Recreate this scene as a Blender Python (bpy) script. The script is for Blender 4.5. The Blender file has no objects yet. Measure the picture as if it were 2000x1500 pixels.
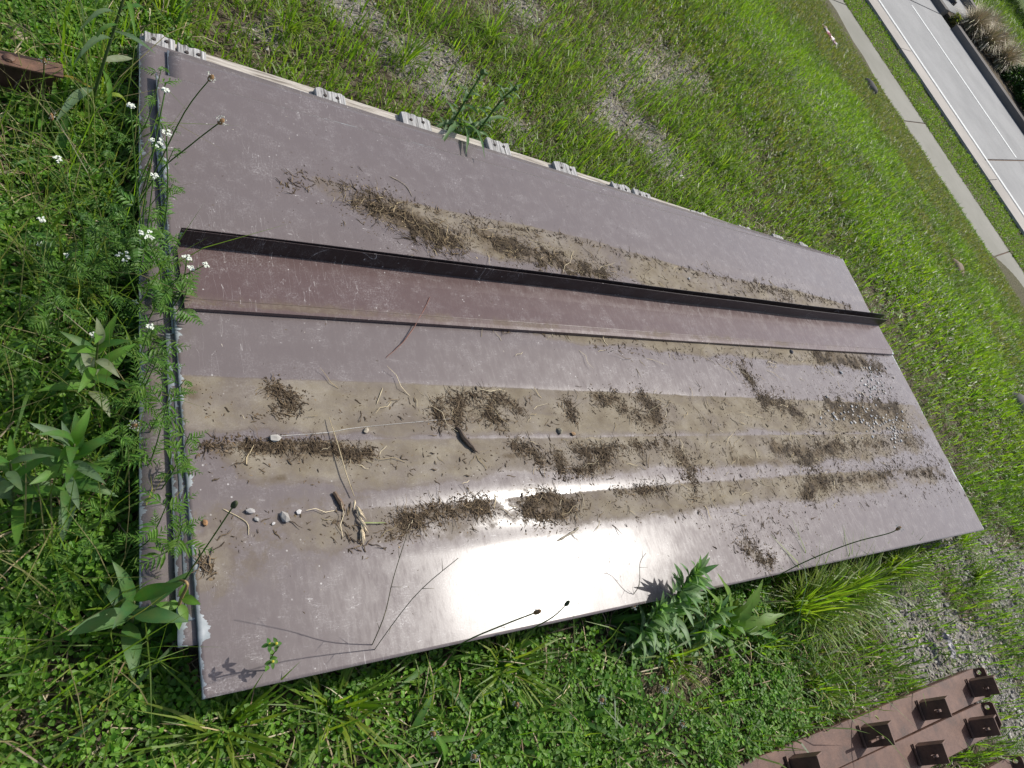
import bpy, bmesh, math, random
import numpy as np
from mathutils import Vector, Matrix, Euler
random.seed(7); RNG = np.random.default_rng(11)
SC = bpy.context.scene; COL = SC.collection
R = math.radians

# ------------------------------------------------------------------ camera, sky, sun, exposure
CAM_Z = 1.43
ax_r = Vector((0.80030349, -0.24857787, 0.54564032))     # image right, in world axes
ax_d = Vector((0.03617385, -0.88834012, -0.45775897))    # image down
ax_f = Vector((0.59850294, 0.38608402, -0.70194968))     # view direction
cam = bpy.data.cameras.new('camera'); cam.sensor_width = 36; cam.lens = 24.91
cam.clip_start = .05; cam.clip_end = 3000
cam_o = bpy.data.objects.new('camera', cam); COL.objects.link(cam_o)
M = Matrix.Identity(4)
for i in range(3):
    M[i][0] = ax_r[i]; M[i][1] = -ax_d[i]; M[i][2] = -ax_f[i]
M[2][3] = CAM_Z
cam_o.matrix_world = M; SC.camera = cam_o

SUN_EL, SUN_AZ = 51.0, 13.0                               # azimuth from +X towards +Y
world = bpy.data.worlds.new('World'); SC.world = world; world.use_nodes = True
wn = world.node_tree
sky = wn.nodes.new('ShaderNodeTexSky'); sky.sky_type = 'NISHITA'; sky.sun_disc = False
sky.sun_elevation = R(SUN_EL); sky.sun_rotation = R(90 - SUN_AZ)
sky.dust_density = 2.6; sky.air_density = .85
wn.nodes['Background'].inputs['Strength'].default_value = .132
wn.links.new(sky.outputs[0], wn.nodes['Background'].inputs['Color'])
sun = bpy.data.lights.new('sun', 'SUN'); sun.energy = 3.9; sun.angle = R(.53); sun.color = (1, .965, .90)
sun_o = bpy.data.objects.new('sun', sun); COL.objects.link(sun_o)
sd = Vector((math.cos(R(SUN_EL)) * math.cos(R(SUN_AZ)), math.cos(R(SUN_EL)) * math.sin(R(SUN_AZ)), math.sin(R(SUN_EL))))
sun_o.rotation_euler = sd.to_track_quat('Z', 'Y').to_euler(); sun_o.location = sd * 40
vs = SC.view_settings; vs.view_transform = 'Standard'; vs.look = 'None'; vs.gamma = 1; vs.exposure = 0.40
vs.use_curve_mapping = False

# ------------------------------------------------------------------ the lie of the land
RA = R(15.5); CV, SV = math.cos(RA), math.sin(RA)         # v: away across the road, w: along it
def vw(x, y): return x * CV + y * SV, -x * SV + y * CV
def xy(v, w): return v * CV - w * SV, v * SV + w * CV
def road_z(y): return -1.47 + .04 * np.clip(y, -25, 40)
def sstep(a, b, t):
    t = np.clip((t - a) / (b - a), 0, 1); return t * t * (3 - 2 * t)
def noise2(x, y, s=1.0, seed=0):
    x = np.asarray(x, float) * s + seed * 17.31; y = np.asarray(y, float) * s - seed * 9.73
    xi = np.floor(x).astype(np.int64); yi = np.floor(y).astype(np.int64); fx = x - xi; fy = y - yi
    def h(a, b):
        n = (a * 374761393 + b * 668265263 + seed * 1442695) & 0xffffffff
        n = ((n ^ (n >> 13)) * 1274126177) & 0xffffffff
        return ((n ^ (n >> 16)) & 0xffff) / 65535.0
    fx = fx * fx * (3 - 2 * fx); fy = fy * fy * (3 - 2 * fy)
    return (h(xi, yi) * (1 - fx) + h(xi + 1, yi) * fx) * (1 - fy) + (h(xi, yi + 1) * (1 - fx) + h(xi + 1, yi + 1) * fx) * fy
def fbm(x, y, s=1.0, seed=0, o=3):
    t = 0; a = .5; n = 0
    for k in range(o):
        t = t + a * noise2(x, y, s * 2 ** k, seed + k * 5); n += a; a *= .5
    return t / n
def ground_z(x, y):
    x = np.asarray(x, float); y = np.asarray(y, float)
    v, w = vw(x, y)
    t = np.clip((v - 4.4) / (13.0 - 4.4), 0, 1)
    t = t + .05 * np.sin(2 * math.pi * (t - .5)) * 0 + 0
    t = np.where(t < .12, t * t / .24 , t - .06); t = np.clip(t / .94, 0, 1)
    bump = .035 * (fbm(x, y, .9, 3) - .5) * sstep(3.6, 5.5, v) * (1 - sstep(11.5, 12.9, v))
    return road_z(y) * t + bump
def ray(px, py):
    return (ax_r * (px - 1000) + ax_d * (py - 750) + ax_f * 1384.0).normalized()
def at(px, py, z=0.0):                                    # point of the photograph on the level z
    r = ray(px, py); t = (z - CAM_Z) / r.z
    return Vector((r.x * t, r.y * t, z))
def on_ground(px, py):                                    # point of the photograph on the terrain
    r = ray(px, py); t = .5
    while t < 60:
        p = r * t; g = float(ground_z(p.x, p.y))
        if p.z + CAM_Z < g: break
        t += .01
    return Vector((p.x, p.y, g))
def in_view(x, y, z, m=260):
    dx, dy, dz = x, y, z - CAM_Z
    a = dx * ax_r.x + dy * ax_r.y + dz * ax_r.z; b = dx * ax_d.x + dy * ax_d.y + dz * ax_d.z
    c = np.maximum(dx * ax_f.x + dy * ax_f.y + dz * ax_f.z, .05)
    u = 1000 + 1384 * a / c; v = 750 + 1384 * b / c
    return (u > -m) & (u < 2000 + m) & (v > -m) & (v < 1500 + m)

# ------------------------------------------------------------------ materials
MATS = {}
def nodes(name, rough=.7, spec=.4):
    m = bpy.data.materials.new(name); m.use_nodes = True
    nt = m.node_tree; b = nt.nodes['Principled BSDF']
    b.inputs['Roughness'].default_value = rough; b.inputs['Specular IOR Level'].default_value = spec
    MATS[name] = m
    return m, nt, b
def N(nt, t, **kw):
    n = nt.nodes.new(t)
    for k, v in kw.items():
        if k in n.inputs.keys(): n.inputs[k].default_value = v
        else: setattr(n, k, v)
    return n
def noise_n(nt, vec, scale, detail=4, rough=.55, dist=0):
    n = N(nt, 'ShaderNodeTexNoise'); n.inputs['Scale'].default_value = scale; n.inputs['Detail'].default_value = detail
    n.inputs['Roughness'].default_value = rough; n.inputs['Distortion'].default_value = dist
    if vec is not None: nt.links.new(vec, n.inputs['Vector'])
    return n.outputs['Fac']
def ramp(nt, fac, stops):
    r = N(nt, 'ShaderNodeValToRGB'); e = r.color_ramp.elements
    while len(e) < len(stops): e.new(.5)
    for k, (p, c) in enumerate(stops):
        e[k].position = p; e[k].color = (*c, 1) if len(c) == 3 else c
    nt.links.new(fac, r.inputs[0]); return r.outputs[0]
def mix(nt, fac, a, b, typ='MIX'):
    m = N(nt, 'ShaderNodeMix'); m.data_type = 'RGBA'; m.blend_type = typ
    for i, s in ((0, fac), (6, a), (7, b)):
        if hasattr(s, 'is_linked'): nt.links.new(s, m.inputs[i])
        elif i == 0: m.inputs[0].default_value = s
        else: m.inputs[i].default_value = (*s, 1)
    return m.outputs[2]
def mth(nt, op, a, b=None, clamp=False):
    m = N(nt, 'ShaderNodeMath'); m.operation = op; m.use_clamp = clamp
    for i, s in enumerate((a, b)):
        if s is None: continue
        if hasattr(s, 'is_linked'): nt.links.new(s, m.inputs[i])
        else: m.inputs[i].default_value = s
    return m.outputs[0]
def mapr(nt, v, a, b, c=0., d=1.):
    m = N(nt, 'ShaderNodeMapRange'); m.interpolation_type = 'SMOOTHSTEP'
    nt.links.new(v, m.inputs[0]); m.inputs[1].default_value = a; m.inputs[2].default_value = b
    m.inputs[3].default_value = c; m.inputs[4].default_value = d
    return m.outputs[0]
def bump(nt, b, h, strength=.3, dist=.01):
    n = N(nt, 'ShaderNodeBump'); n.inputs['Strength'].default_value = strength; n.inputs['Distance'].default_value = dist
    nt.links.new(h, n.inputs['Height']); nt.links.new(n.outputs[0], b.inputs['Normal'])
def coords(nt, kind='Object', scale=None):
    t = N(nt, 'ShaderNodeTexCoord'); o = t.outputs[kind]
    if scale:
        m = N(nt, 'ShaderNodeMapping'); m.inputs['Scale'].default_value = scale
        nt.links.new(o, m.inputs['Vector']); o = m.outputs[0]
    return o
def pos(nt): return N(nt, 'ShaderNodeNewGeometry').outputs['Position']
def attr(nt, name): return N(nt, 'ShaderNodeAttribute', attribute_name=name)

def leaf_mat(name, trans=.4, rough=.5, spec=.35):
    m, nt, b = nodes(name, rough, spec)
    a = attr(nt, 'col')
    n = noise_n(nt, coords(nt), 60, 2)
    c = mix(nt, mapr(nt, n, .3, .75, 0, .35), a.outputs['Color'], (.13, .15, .03))
    nt.links.new(c, b.inputs['Base Color'])
    tr = N(nt, 'ShaderNodeBsdfTranslucent')
    g = mix(nt, 1, c, (1.25, 1.45, .55), 'MULTIPLY'); nt.links.new(g, tr.inputs['Color'])
    ms = N(nt, 'ShaderNodeMixShader'); ms.inputs[0].default_value = trans
    nt.links.new(b.outputs[0], ms.inputs[1]); nt.links.new(tr.outputs[0], ms.inputs[2])
    nt.links.new(ms.outputs[0], nt.nodes['Material Output'].inputs['Surface'])
    return m
def vcol_mat(name, rough=.8, spec=.2):
    m, nt, b = nodes(name, rough, spec)
    nt.links.new(attr(nt, 'col').outputs['Color'], b.inputs['Base Color']); return m
leaf_mat('foliage', .46); leaf_mat('grass_blade', .54, .45, .4); vcol_mat('litter'); vcol_mat('stone', .85, .25)
vcol_mat('straw', .6, .3)

# painted sheet steel: brown paint, chalking, mud film, bare metal where the paint has peeled
def sheet_mat(name, base, base2, rough, peel=True):
    m, nt, b = nodes(name, rough, .5)
    P = pos(nt)
    big = noise_n(nt, P, 2.2, 4); fine = noise_n(nt, P, 260, 2, .6); mid = noise_n(nt, P, 24, 5, .65)
    c = mix(nt, big, base, base2)
    chalk = mth(nt, 'MULTIPLY', mth(nt, 'ADD', mapr(nt, mid, .42, .75), mapr(nt, noise_n(nt, P, 5, 5, .7, .6), .52, .72)), mapr(nt, fine, .42, .72))
    c = mix(nt, mth(nt, 'MULTIPLY', chalk, .26), c, (.38, .36, .355))
    # scratches: thin bright ridges of a stretched noise
    mp = N(nt, 'ShaderNodeMapping'); mp.inputs['Scale'].default_value = (3, 26, 1); mp.inputs['Rotation'].default_value = (0, 0, .25)
    nt.links.new(P, mp.inputs['Vector'])
    sn = noise_n(nt, mp.outputs[0], 3.2, 2, .5, .3)
    scr = mth(nt, 'MULTIPLY', mapr(nt, mth(nt, 'ABSOLUTE', mth(nt, 'SUBTRACT', sn, .5)), .0035, .0, 0, 1), mapr(nt, mid, .5, .62))
    c = mix(nt, mth(nt, 'MULTIPLY', scr, .65), c, (.58, .56, .54))
    mp2 = N(nt, 'ShaderNodeMapping'); mp2.inputs['Scale'].default_value = (22, 2.5, 1); mp2.inputs['Rotation'].default_value = (0, 0, -.5); nt.links.new(P, mp2.inputs['Vector'])
    s2 = noise_n(nt, mp2.outputs[0], 2.6, 2, .5, .2)
    scr2 = mth(nt, 'MULTIPLY', mapr(nt, mth(nt, 'ABSOLUTE', mth(nt, 'SUBTRACT', s2, .5)), .003, .0, 0, 1), mapr(nt, noise_n(nt, P, 3.1, 3), .54, .62))
    c = mix(nt, mth(nt, 'MULTIPLY', scr2, .55), c, (.58, .56, .54))
    spots = N(nt, 'ShaderNodeTexVoronoi'); spots.inputs['Scale'].default_value = 42; nt.links.new(P, spots.inputs['Vector'])
    sp = mth(nt, 'MULTIPLY', mapr(nt, spots.outputs['Distance'], .10, .05), mapr(nt, noise_n(nt, P, 7, 3), .47, .60))
    c = mix(nt, mth(nt, 'MULTIPLY', sp, .6), c, (.5, .48, .46))
    # mud film
    a = attr(nt, 'mud').outputs['Fac']
    br = mth(nt, 'ADD', mth(nt, 'MULTIPLY', noise_n(nt, P, 38, 6, .7), .5), mth(nt, 'MULTIPLY', noise_n(nt, P, 9, 4), .5))
    mm = mapr(nt, mth(nt, 'ADD', a, mth(nt, 'MULTIPLY', mth(nt, 'SUBTRACT', br, .5), 1.25)), .22, .86)
    mudc = ramp(nt, noise_n(nt, P, 14, 6, .65), [(.3, (.112, .090, .056)), (.5, (.195, .168, .116)), (.70, (.285, .256, .196))])
    grain = noise_n(nt, P, 420, 2, .7)
    mudc = mix(nt, mapr(nt, grain, .35, .7, 0, .5), mudc, (.15, .118, .078))
    mm = mth(nt, 'MULTIPLY', mm, mth(nt, 'MULTIPLY', mapr(nt, grain, .2, .5, .6, .9), mapr(nt, noise_n(nt, N_scaled(nt, P, (.5, 1, 1)), 11, 5, .7, .5), .33, .6, .55, .95)))
    ring = mth(nt, 'MULTIPLY', mapr(nt, mth(nt, 'ABSOLUTE', mth(nt, 'SUBTRACT', mm, .25)), .16, .02), .22)
    c = mix(nt, mm, c, mudc); c = mix(nt, ring, c, (.095, .070, .042))
    dk = attr(nt, 'damp').outputs['Fac']
    dm = mapr(nt, mth(nt, 'ADD', dk, mth(nt, 'MULTIPLY', mth(nt, 'SUBTRACT', br, .5), 1.2)), .35, .7)
    c = mix(nt, mth(nt, 'MULTIPLY', dm, .85), c, mix(nt, mid, (.045, .032, .02), (.12, .09, .055)))
    rr = mth(nt, 'ADD', mapr(nt, mid, .3, .75, rough - .02, rough + .04), mth(nt, 'MULTIPLY', mapr(nt, noise_n(nt, N_scaled(nt, P, (1, .25, 1)), 120, 4, .7), .35, .7), .09))
    mr = mapr(nt, mm, .15, .6)
    rr = mth(nt, 'ADD', mth(nt, 'MULTIPLY', rr, mth(nt, 'SUBTRACT', 1., mr)), mth(nt, 'MULTIPLY', mr, .75))
    if peel:
        e = attr(nt, 'edge').outputs['Fac']
        pw = mth(nt, 'ADD', mapr(nt, noise_n(nt, N_scaled(nt, P, (.3, 1, 1)), 7, 6, .75), .48, .72, .0012, .026), mapr(nt, noise_n(nt, P, 55, 4, .7), .45, .75, 0, .006))
        pk = mth(nt, 'LESS_THAN', e, pw)
        c = mix(nt, pk, c, ramp(nt, noise_n(nt, P, 60, 3), [(.3, (.20, .225, .235)), (.7, (.34, .36, .365))]))
        rr = mth(nt, 'MAXIMUM', rr, mth(nt, 'MULTIPLY', pk, .5))
    nt.links.new(c, b.inputs['Base Color']); nt.links.new(rr, b.inputs['Roughness'])
    nt.links.new(mapr(nt, mm, .02, .28, .25 if 'dark' not in name else .2, .08), b.inputs['Specular IOR Level'])
    h = mth(nt, 'MULTIPLY', mth(nt, 'SUBTRACT', grain, .5), mth(nt, 'MULTIPLY', mm, .3))
    h = mth(nt, 'ADD', h, mth(nt, 'MULTIPLY', fine, .02))
    bump(nt, b, h, .5, .0025)
    return m
def N_scaled(nt, v, s):
    m = N(nt, 'ShaderNodeMapping'); m.inputs['Scale'].default_value = s; nt.links.new(v, m.inputs['Vector']); return m.outputs[0]
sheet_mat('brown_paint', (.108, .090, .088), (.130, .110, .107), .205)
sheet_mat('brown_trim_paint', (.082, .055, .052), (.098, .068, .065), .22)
sheet_mat('dark_trim_paint', (.030, .021, .020), (.038, .027, .025), .33)  # trim paint for the upright flange, its shade put into the colour

def rust_mat():
    m, nt, b = nodes('rust_primer', .62, .35); P = coords(nt)
    n = noise_n(nt, P, 18, 6, .7); f = noise_n(nt, P, 150, 3)
    c = ramp(nt, n, [(.3, (.036, .018, .012)), (.48, (.078, .035, .022)), (.72, (.130, .066, .042))])
    c = mix(nt, mapr(nt, f, .55, .75, 0, .5), c, (.10, .05, .035)); nt.links.new(c, b.inputs['Base Color'])
    bump(nt, b, f, .25, .002)
    m, nt, b = nodes('rust_dark', .6, .35); P = coords(nt)
    n = noise_n(nt, P, 25, 6, .7)
    c = ramp(nt, n, [(.3, (.06, .032, .022)), (.55, (.12, .064, .042)), (.75, (.18, .095, .058))]); nt.links.new(c, b.inputs['Base Color'])
    bump(nt, b, n, .3, .002)
rust_mat()
def wood_mat():
    m, nt, b = nodes('weathered_wood', .85, .15); P = coords(nt)
    g = noise_n(nt, N_scaled(nt, P, (1, .06, 1)), 190, 4, .6); g2 = noise_n(nt, N_scaled(nt, P, (1, .12, 1)), 60, 3)
    c = ramp(nt, mth(nt, 'ADD', mth(nt, 'MULTIPLY', g, .6), mth(nt, 'MULTIPLY', g2, .4)), [(.36, (.07, .065, .06)), (.46, (.27, .265, .255)), (.62, (.43, .425, .41))])
    nt.links.new(c, b.inputs['Base Color']); bump(nt, b, g, .9, .004)
    m, nt, b = nodes('weathered_stringer', .85, .15); P = coords(nt)
    g = noise_n(nt, N_scaled(nt, P, (.06, 1, 1)), 150, 4, .6)
    c = ramp(nt, g, [(.34, (.14, .12, .10)), (.5, (.34, .31, .265)), (.66, (.46, .43, .38))])
    nt.links.new(c, b.inputs['Base Color']); bump(nt, b, g, .6, .004)
    nodes('nail', .7, .4)[2].inputs['Base Color'].default_value = (.03, .022, .018, 1)
wood_mat()
def ground_mats():
    m, nt, b = nodes('soil', .95, .1); P = pos(nt)
    n = noise_n(nt, P, 3.0, 6, .65); f = noise_n(nt, P, 55, 5, .7)
    c = ramp(nt, f, [(.3, (.035, .026, .018)), (.5, (.085, .068, .046)), (.72, (.19, .165, .125))])
    c2 = ramp(nt, f, [(.3, (.07, .065, .058)), (.52, (.21, .195, .175)), (.72, (.36, .345, .32))])
    g = attr(nt, 'gravel').outputs['Fac']
    k = mapr(nt, mth(nt, 'ADD', g, mth(nt, 'MULTIPLY', mth(nt, 'SUBTRACT', noise_n(nt, P, 12, 5, .7), .5), .8)), .35, .65)
    c = mix(nt, k, c, c2)
    far = attr(nt, 'far').outputs['Fac']
    gr = ramp(nt, noise_n(nt, P, 1.3, 6, .7), [(.3, (.035, .07, .014)), (.55, (.06, .105, .02)), (.75, (.11, .13, .04))])
    c = mix(nt, far, c, gr)
    nt.links.new(c, b.inputs['Base Color']); bump(nt, b, f, .8, .02)
    for name, lo, hi in (('road_concrete', (.235, .235, .229), (.285, .284, .276)), ('path_concrete', (.20, .196, .165), (.25, .243, .21)), ('shaded_kerb_concrete', (.10, .092, .085), (.15, .14, .13)), ('kerb_concrete', (.28, .262, .235), (.36, .335, .30))):  # far kerb and low wall: concrete colour darkened to hold their faces' shade
        m, nt, b = nodes(name, .95, .08); P = pos(nt)
        n = noise_n(nt, P, .8, 6, .65); f = noise_n(nt, P, 70, 3)
        c = mix(nt, mapr(nt, n, .3, .7), lo, hi)
        c = mix(nt, mapr(nt, f, .5, .75, 0, .35), c, (.17, .16, .145))
        st = noise_n(nt, N_scaled(nt, P, (1.2, .35, 1)), 1.1, 4, .6)
        c = mix(nt, mapr(nt, st, .55, .75, 0, .16), c, (.20, .19, .175))
        nt.links.new(c, b.inputs['Base Color']); bump(nt, b, f, .2, .004)
    m, nt, b = nodes('road_paint', .7, .3); P = pos(nt)
    c = mix(nt, mapr(nt, noise_n(nt, P, 14, 5, .7), .45, .7), (.46, .475, .46), (.35, .35, .335)); nt.links.new(c, b.inputs['Base Color'])
    m, nt, b = nodes('grit', .95, .1); P = pos(nt)
    c = ramp(nt, noise_n(nt, P, 40, 5, .7), [(.3, (.05, .035, .025)), (.7, (.16, .12, .09))]); nt.links.new(c, b.inputs['Base Color'])
    m, nt, b = nodes('yellow_paint', .5, .4); b.inputs['Base Color'].default_value = (.55, .40, .03, 1)
    m, nt, b = nodes('dark_iron', .6, .4); b.inputs['Base Color'].default_value = (.03, .03, .035, 1)
    m, nt, b = nodes('bark', .9, .1); P = coords(nt)
    c = ramp(nt, noise_n(nt, P, 12, 5), [(.3, (.04, .03, .022)), (.7, (.14, .11, .08))]); nt.links.new(c, b.inputs['Base Color'])
    m, nt, b = nodes('foil', .35, .6); P = coords(nt)
    c = ramp(nt, noise_n(nt, P, 30, 4), [(.35, (.06, .06, .06)), (.5, (.20, .19, .18)), (.62, (.42, .40, .37))]); nt.links.new(c, b.inputs['Base Color'])
    m, nt, b = nodes('pink_wrapper', .4, .5); P = coords(nt)
    c = ramp(nt, noise_n(nt, P, 9, 4), [(.38, (.55, .20, .22)), (.5, (.62, .45, .44)), (.62, (.75, .78, .8))]); nt.links.new(c, b.inputs['Base Color'])
ground_mats()

# ------------------------------------------------------------------ mesh helpers
def new_obj(name, me, mat=None, parent=None):
    o = bpy.data.objects.new(name, me); COL.objects.link(o)
    if mat and me is not None and not me.materials: me.materials.append(MATS[mat])
    if parent: o.parent = parent
    return o
def tag(o, label=None, cat=None, group=None, kind=None):
    for k, v in (('label', label), ('category', cat), ('group', group), ('kind', kind)):
        if v: o[k] = v
    return o
def empty(name, loc, label, cat, group=None, rz=0):
    o = bpy.data.objects.new(name, None); COL.objects.link(o); o.location = loc; o.rotation_euler.z = rz
    o.empty_display_size = .05
    return tag(o, label, cat, group)
def mesh_np(name, V, F, col=None, smooth=False):
    """F: list of arrays (n,3) or (n,4)"""
    me = bpy.data.meshes.new(name)
    F = [f for f in F if len(f)]
    V = np.asarray(V, np.float32); me.vertices.add(len(V)); me.vertices.foreach_set('co', V.ravel())
    loops = np.concatenate([f.ravel() for f in F]).astype(np.int32)
    tot = np.concatenate([np.full(len(f), f.shape[1]) for f in F]).astype(np.int32)
    me.loops.add(len(loops)); me.loops.foreach_set('vertex_index', loops)
    me.polygons.add(len(tot)); st = np.concatenate([[0], np.cumsum(tot)[:-1]]).astype(np.int32)
    me.polygons.foreach_set('loop_start', st); me.polygons.foreach_set('loop_total', tot)
    me.polygons.foreach_set('use_smooth', np.full(len(tot), bool(smooth)))
    if col is not None:
        a = me.color_attributes.new('col', 'FLOAT_COLOR', 'POINT')
        c = np.ones((len(V), 4), np.float32); c[:, :3] = col; a.data.foreach_set('color', c.ravel())
    me.update(calc_edges=True); me.validate(); return me
def fattr(me, name, vals):
    a = me.attributes.new(name, 'FLOAT', 'POINT'); a.data.foreach_set('value', np.asarray(vals, np.float32).ravel())
class Batch:
    """many small pieces gathered in one mesh"""
    def __init__(s): s.V = []; s.T = []; s.Q = []; s.C = []; s.n = 0
    def raw(s, V, T=None, Q=None, C=(.5, .5, .5)):
        V = np.asarray(V, float); k = len(V)
        if T is not None and len(T): s.T.append(np.asarray(T) + s.n)
        if Q is not None and len(Q): s.Q.append(np.asarray(Q) + s.n)
        C = np.asarray(C, float); s.C.append(np.broadcast_to(C, (k, 3))); s.V.append(V); s.n += k
    def scatter(s, tmpl, P, yaw, pitch, scale, C, roll=None):
        tv, tt, tq = tmpl; n = len(P)
        if n == 0: return
        tv = np.asarray(tv, float)
        if np.ndim(scale) == 1: scale = np.stack([scale] * 3, 1)
        X = tv[None] * scale[:, None, :]
        if roll is not None:
            c, q = np.cos(roll)[:, None], np.sin(roll)[:, None]
            X = np.stack([X[..., 0], X[..., 1] * c - X[..., 2] * q, X[..., 1] * q + X[..., 2] * c], -1)
        c, q = np.cos(pitch)[:, None], np.sin(pitch)[:, None]
        X = np.stack([X[..., 0] * c - X[..., 2] * q, X[..., 1], X[..., 0] * q + X[..., 2] * c], -1)
        c, q = np.cos(yaw)[:, None], np.sin(yaw)[:, None]
        X = np.stack([X[..., 0] * c - X[..., 1] * q, X[..., 0] * q + X[..., 1] * c, X[..., 2]], -1)
        X += np.asarray(P)[:, None, :]
        k = len(tv); off = (np.arange(n) * k)[:, None, None] + s.n
        if tt is not None and len(tt): s.T.append((np.asarray(tt)[None] + off).reshape(-1, 3))
        if tq is not None and len(tq): s.Q.append((np.asarray(tq)[None] + off).reshape(-1, 4))
        s.C.append(np.repeat(np.asarray(C, float), k, 0) if np.ndim(C) == 2 else np.broadcast_to(np.asarray(C, float), (n * k, 3)))
        s.V.append(X.reshape(-1, 3)); s.n += n * k
    def mesh(s, name, smooth=False):
        return mesh_np(name, np.concatenate(s.V), [np.concatenate(s.T) if s.T else np.zeros((0, 3), int), np.concatenate(s.Q) if s.Q else np.zeros((0, 4), int)], np.concatenate(s.C), smooth)
def tube_arr(pts, rad, k=5):
    """tapered tube along a list of points: V, T, Q"""
    pts = [Vector(p) for p in pts]; V = []; Q = []; n = len(pts)
    if not hasattr(rad, '__len__'): rad = [rad] * n
    for i, p in enumerate(pts):
        d = (pts[min(i + 1, n - 1)] - pts[max(i - 1, 0)]).normalized()
        a = d.cross(Vector((.31, .17, .93)) if abs(d.z) < .95 else Vector((1, 0, 0))).normalized(); b = d.cross(a)
        for j in range(k):
            t = 2 * math.pi * j / k; V.append(p + (a * math.cos(t) + b * math.sin(t)) * rad[i])
    for i in range(n - 1):
        for j in range(k): Q.append((i * k + j, i * k + (j + 1) % k, (i + 1) * k + (j + 1) % k, (i + 1) * k + j))
    T = [(0, (j + 1) % k, j) for j in range(1, k - 1)] + [((n - 1) * k, (n - 1) * k + j, (n - 1) * k + j + 1) for j in range(1, k - 1)]
    return np.array(V), np.array(T), np.array(Q)
def tube_mesh(name, pts, rad, col, k=5):
    b = Batch(); V, T, Q = tube_arr(pts, rad, k); b.raw(V, T, Q, col); return b.mesh(name, True)
def bm_box(bm, c, s, rot=None):
    r = bmesh.ops.create_cube(bm, size=1); v = r['verts']
    bmesh.ops.scale(bm, vec=s, verts=v)
    if rot: bmesh.ops.rotate(bm, cent=(0, 0, 0), matrix=rot, verts=v)
    bmesh.ops.translate(bm, vec=c, verts=v); return v
def bm_mesh(name, bm, bevel=0):
    if bevel: bmesh.ops.bevel(bm, geom=bm.edges[:], offset=bevel, segments=1, affect='EDGES')
    me = bpy.data.meshes.new(name); bm.to_mesh(me); bm.free(); return me
def box_mesh(name, c, s, bevel=0):
    bm = bmesh.new(); bm_box(bm, c, s); return bm_mesh(name, bm, bevel)
def strip(name, v0, v1, w0, w1, z0, z1, mat, parent=None, step=1.0, kind='structure'):
    """a slab along the road between two offsets, following its fall"""
    ws = np.linspace(w0, w1, max(2, int(abs(w1 - w0) / step) + 1)); V = []
    for w in ws:
        for v in (v0, v1):
            x, y = xy(v, w); b = float(road_z(y)); V += [(x, y, b + z0), (x, y, b + z1)]
    Q = []
    for i in range(len(ws) - 1):
        a = i * 4; c = a + 4
        Q += [(a + 1, a + 3, c + 3, c + 1), (a, c, c + 2, a + 2), (a, a + 1, c + 1, c), (a + 2, c + 2, c + 3, a + 3)]
    e = (len(ws) - 1) * 4; Q += [(0, 2, 3, 1), (e, e + 1, e + 3, e + 2)]
    me = mesh_np(name, V, [np.array(Q)]); o = new_obj(name, me, mat, parent)
    bmn = bmesh.new(); bmn.from_mesh(me); bmesh.ops.recalc_face_normals(bmn, faces=bmn.faces); bmn.to_mesh(me); bmn.free()
    if kind and not parent: tag(o, kind=kind)
    return o

# ------------------------------------------------------------------ ground
SX0, SX1, SY0, SY1 = .302, 3.422, .113, 1.516                # the top sheet
PATCH = [(1.27, 2.09, .26), (1.83, 2.70, .34), (1.55, 1.84, .20), (2.66, 2.66, .40), (3.65, -.15, .55), (2.75, -.22, .33), (3.2, -.35, .40), (2.1, 3.3, .35),
         (.67, 2.02, .14), (2.3, -.5, .25), (3.4, .0, .25), (2.45, 2.1, .28), (2.5, 2.45, .3), (3.1, 2.9, .3), (4.3, -.5, .7), (1.0, 2.35, .22), (2.2, 2.2, .25)]
def bare(x, y):
    d = np.zeros(np.shape(x)); x = x + .22 * (fbm(x, y, 2.5, 23) - .5); y = y + .22 * (fbm(x, y, 2.5, 24) - .5)
    for a, b, r in PATCH: d = np.maximum(d, np.exp(-((x - a) ** 2 + (y - b) ** 2) / (r * r * (.62 if b > 1 else 1))))
    return np.clip(d * (.1 + 1.5 * fbm(x, y, 6, 21)), 0, 1)
def make_ground():
    def axis(lo, hi, st, far):
        a = list(np.arange(lo, hi, st)); s = st; v = hi
        while v < far: a.append(v); s *= 1.35; v += s
        s = st; v = lo
        while v > -far: s *= 1.35; v -= s; a.insert(0, v)
        return np.array(a)
    X = axis(-1.2, 6, .06, 900); Y = axis(-2, 5, .06, 900)
    gx, gy = np.meshgrid(X, Y, indexing='ij'); v, w = vw(gx, gy)
    z = ground_z(gx, gy)
    z = np.where(v > 12.6, z - .07 * sstep(12.6, 12.9, v) * (1 - sstep(26.9, 27.2, v)), z)
    z = z + .012 * (fbm(gx, gy, 6, 8) - .5) * (v < 6) - .01 * (v < 6)
    i = np.arange(len(X) - 1)[:, None] * len(Y) + np.arange(len(Y) - 1)[None]
    Q = np.stack([i, i + len(Y), i + len(Y) + 1, i + 1], -1).reshape(-1, 4)
    me = mesh_np('ground', np.stack([gx, gy, z], -1).reshape(-1, 3), [Q], None, True)
    fattr(me, 'gravel', bare(gx, gy)); fattr(me, 'far', .85 * sstep(7, 22, v) * np.where(v > 26, 1, .6))
    tag(new_obj('ground', me, 'soil'), kind='structure')
make_ground()

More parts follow.
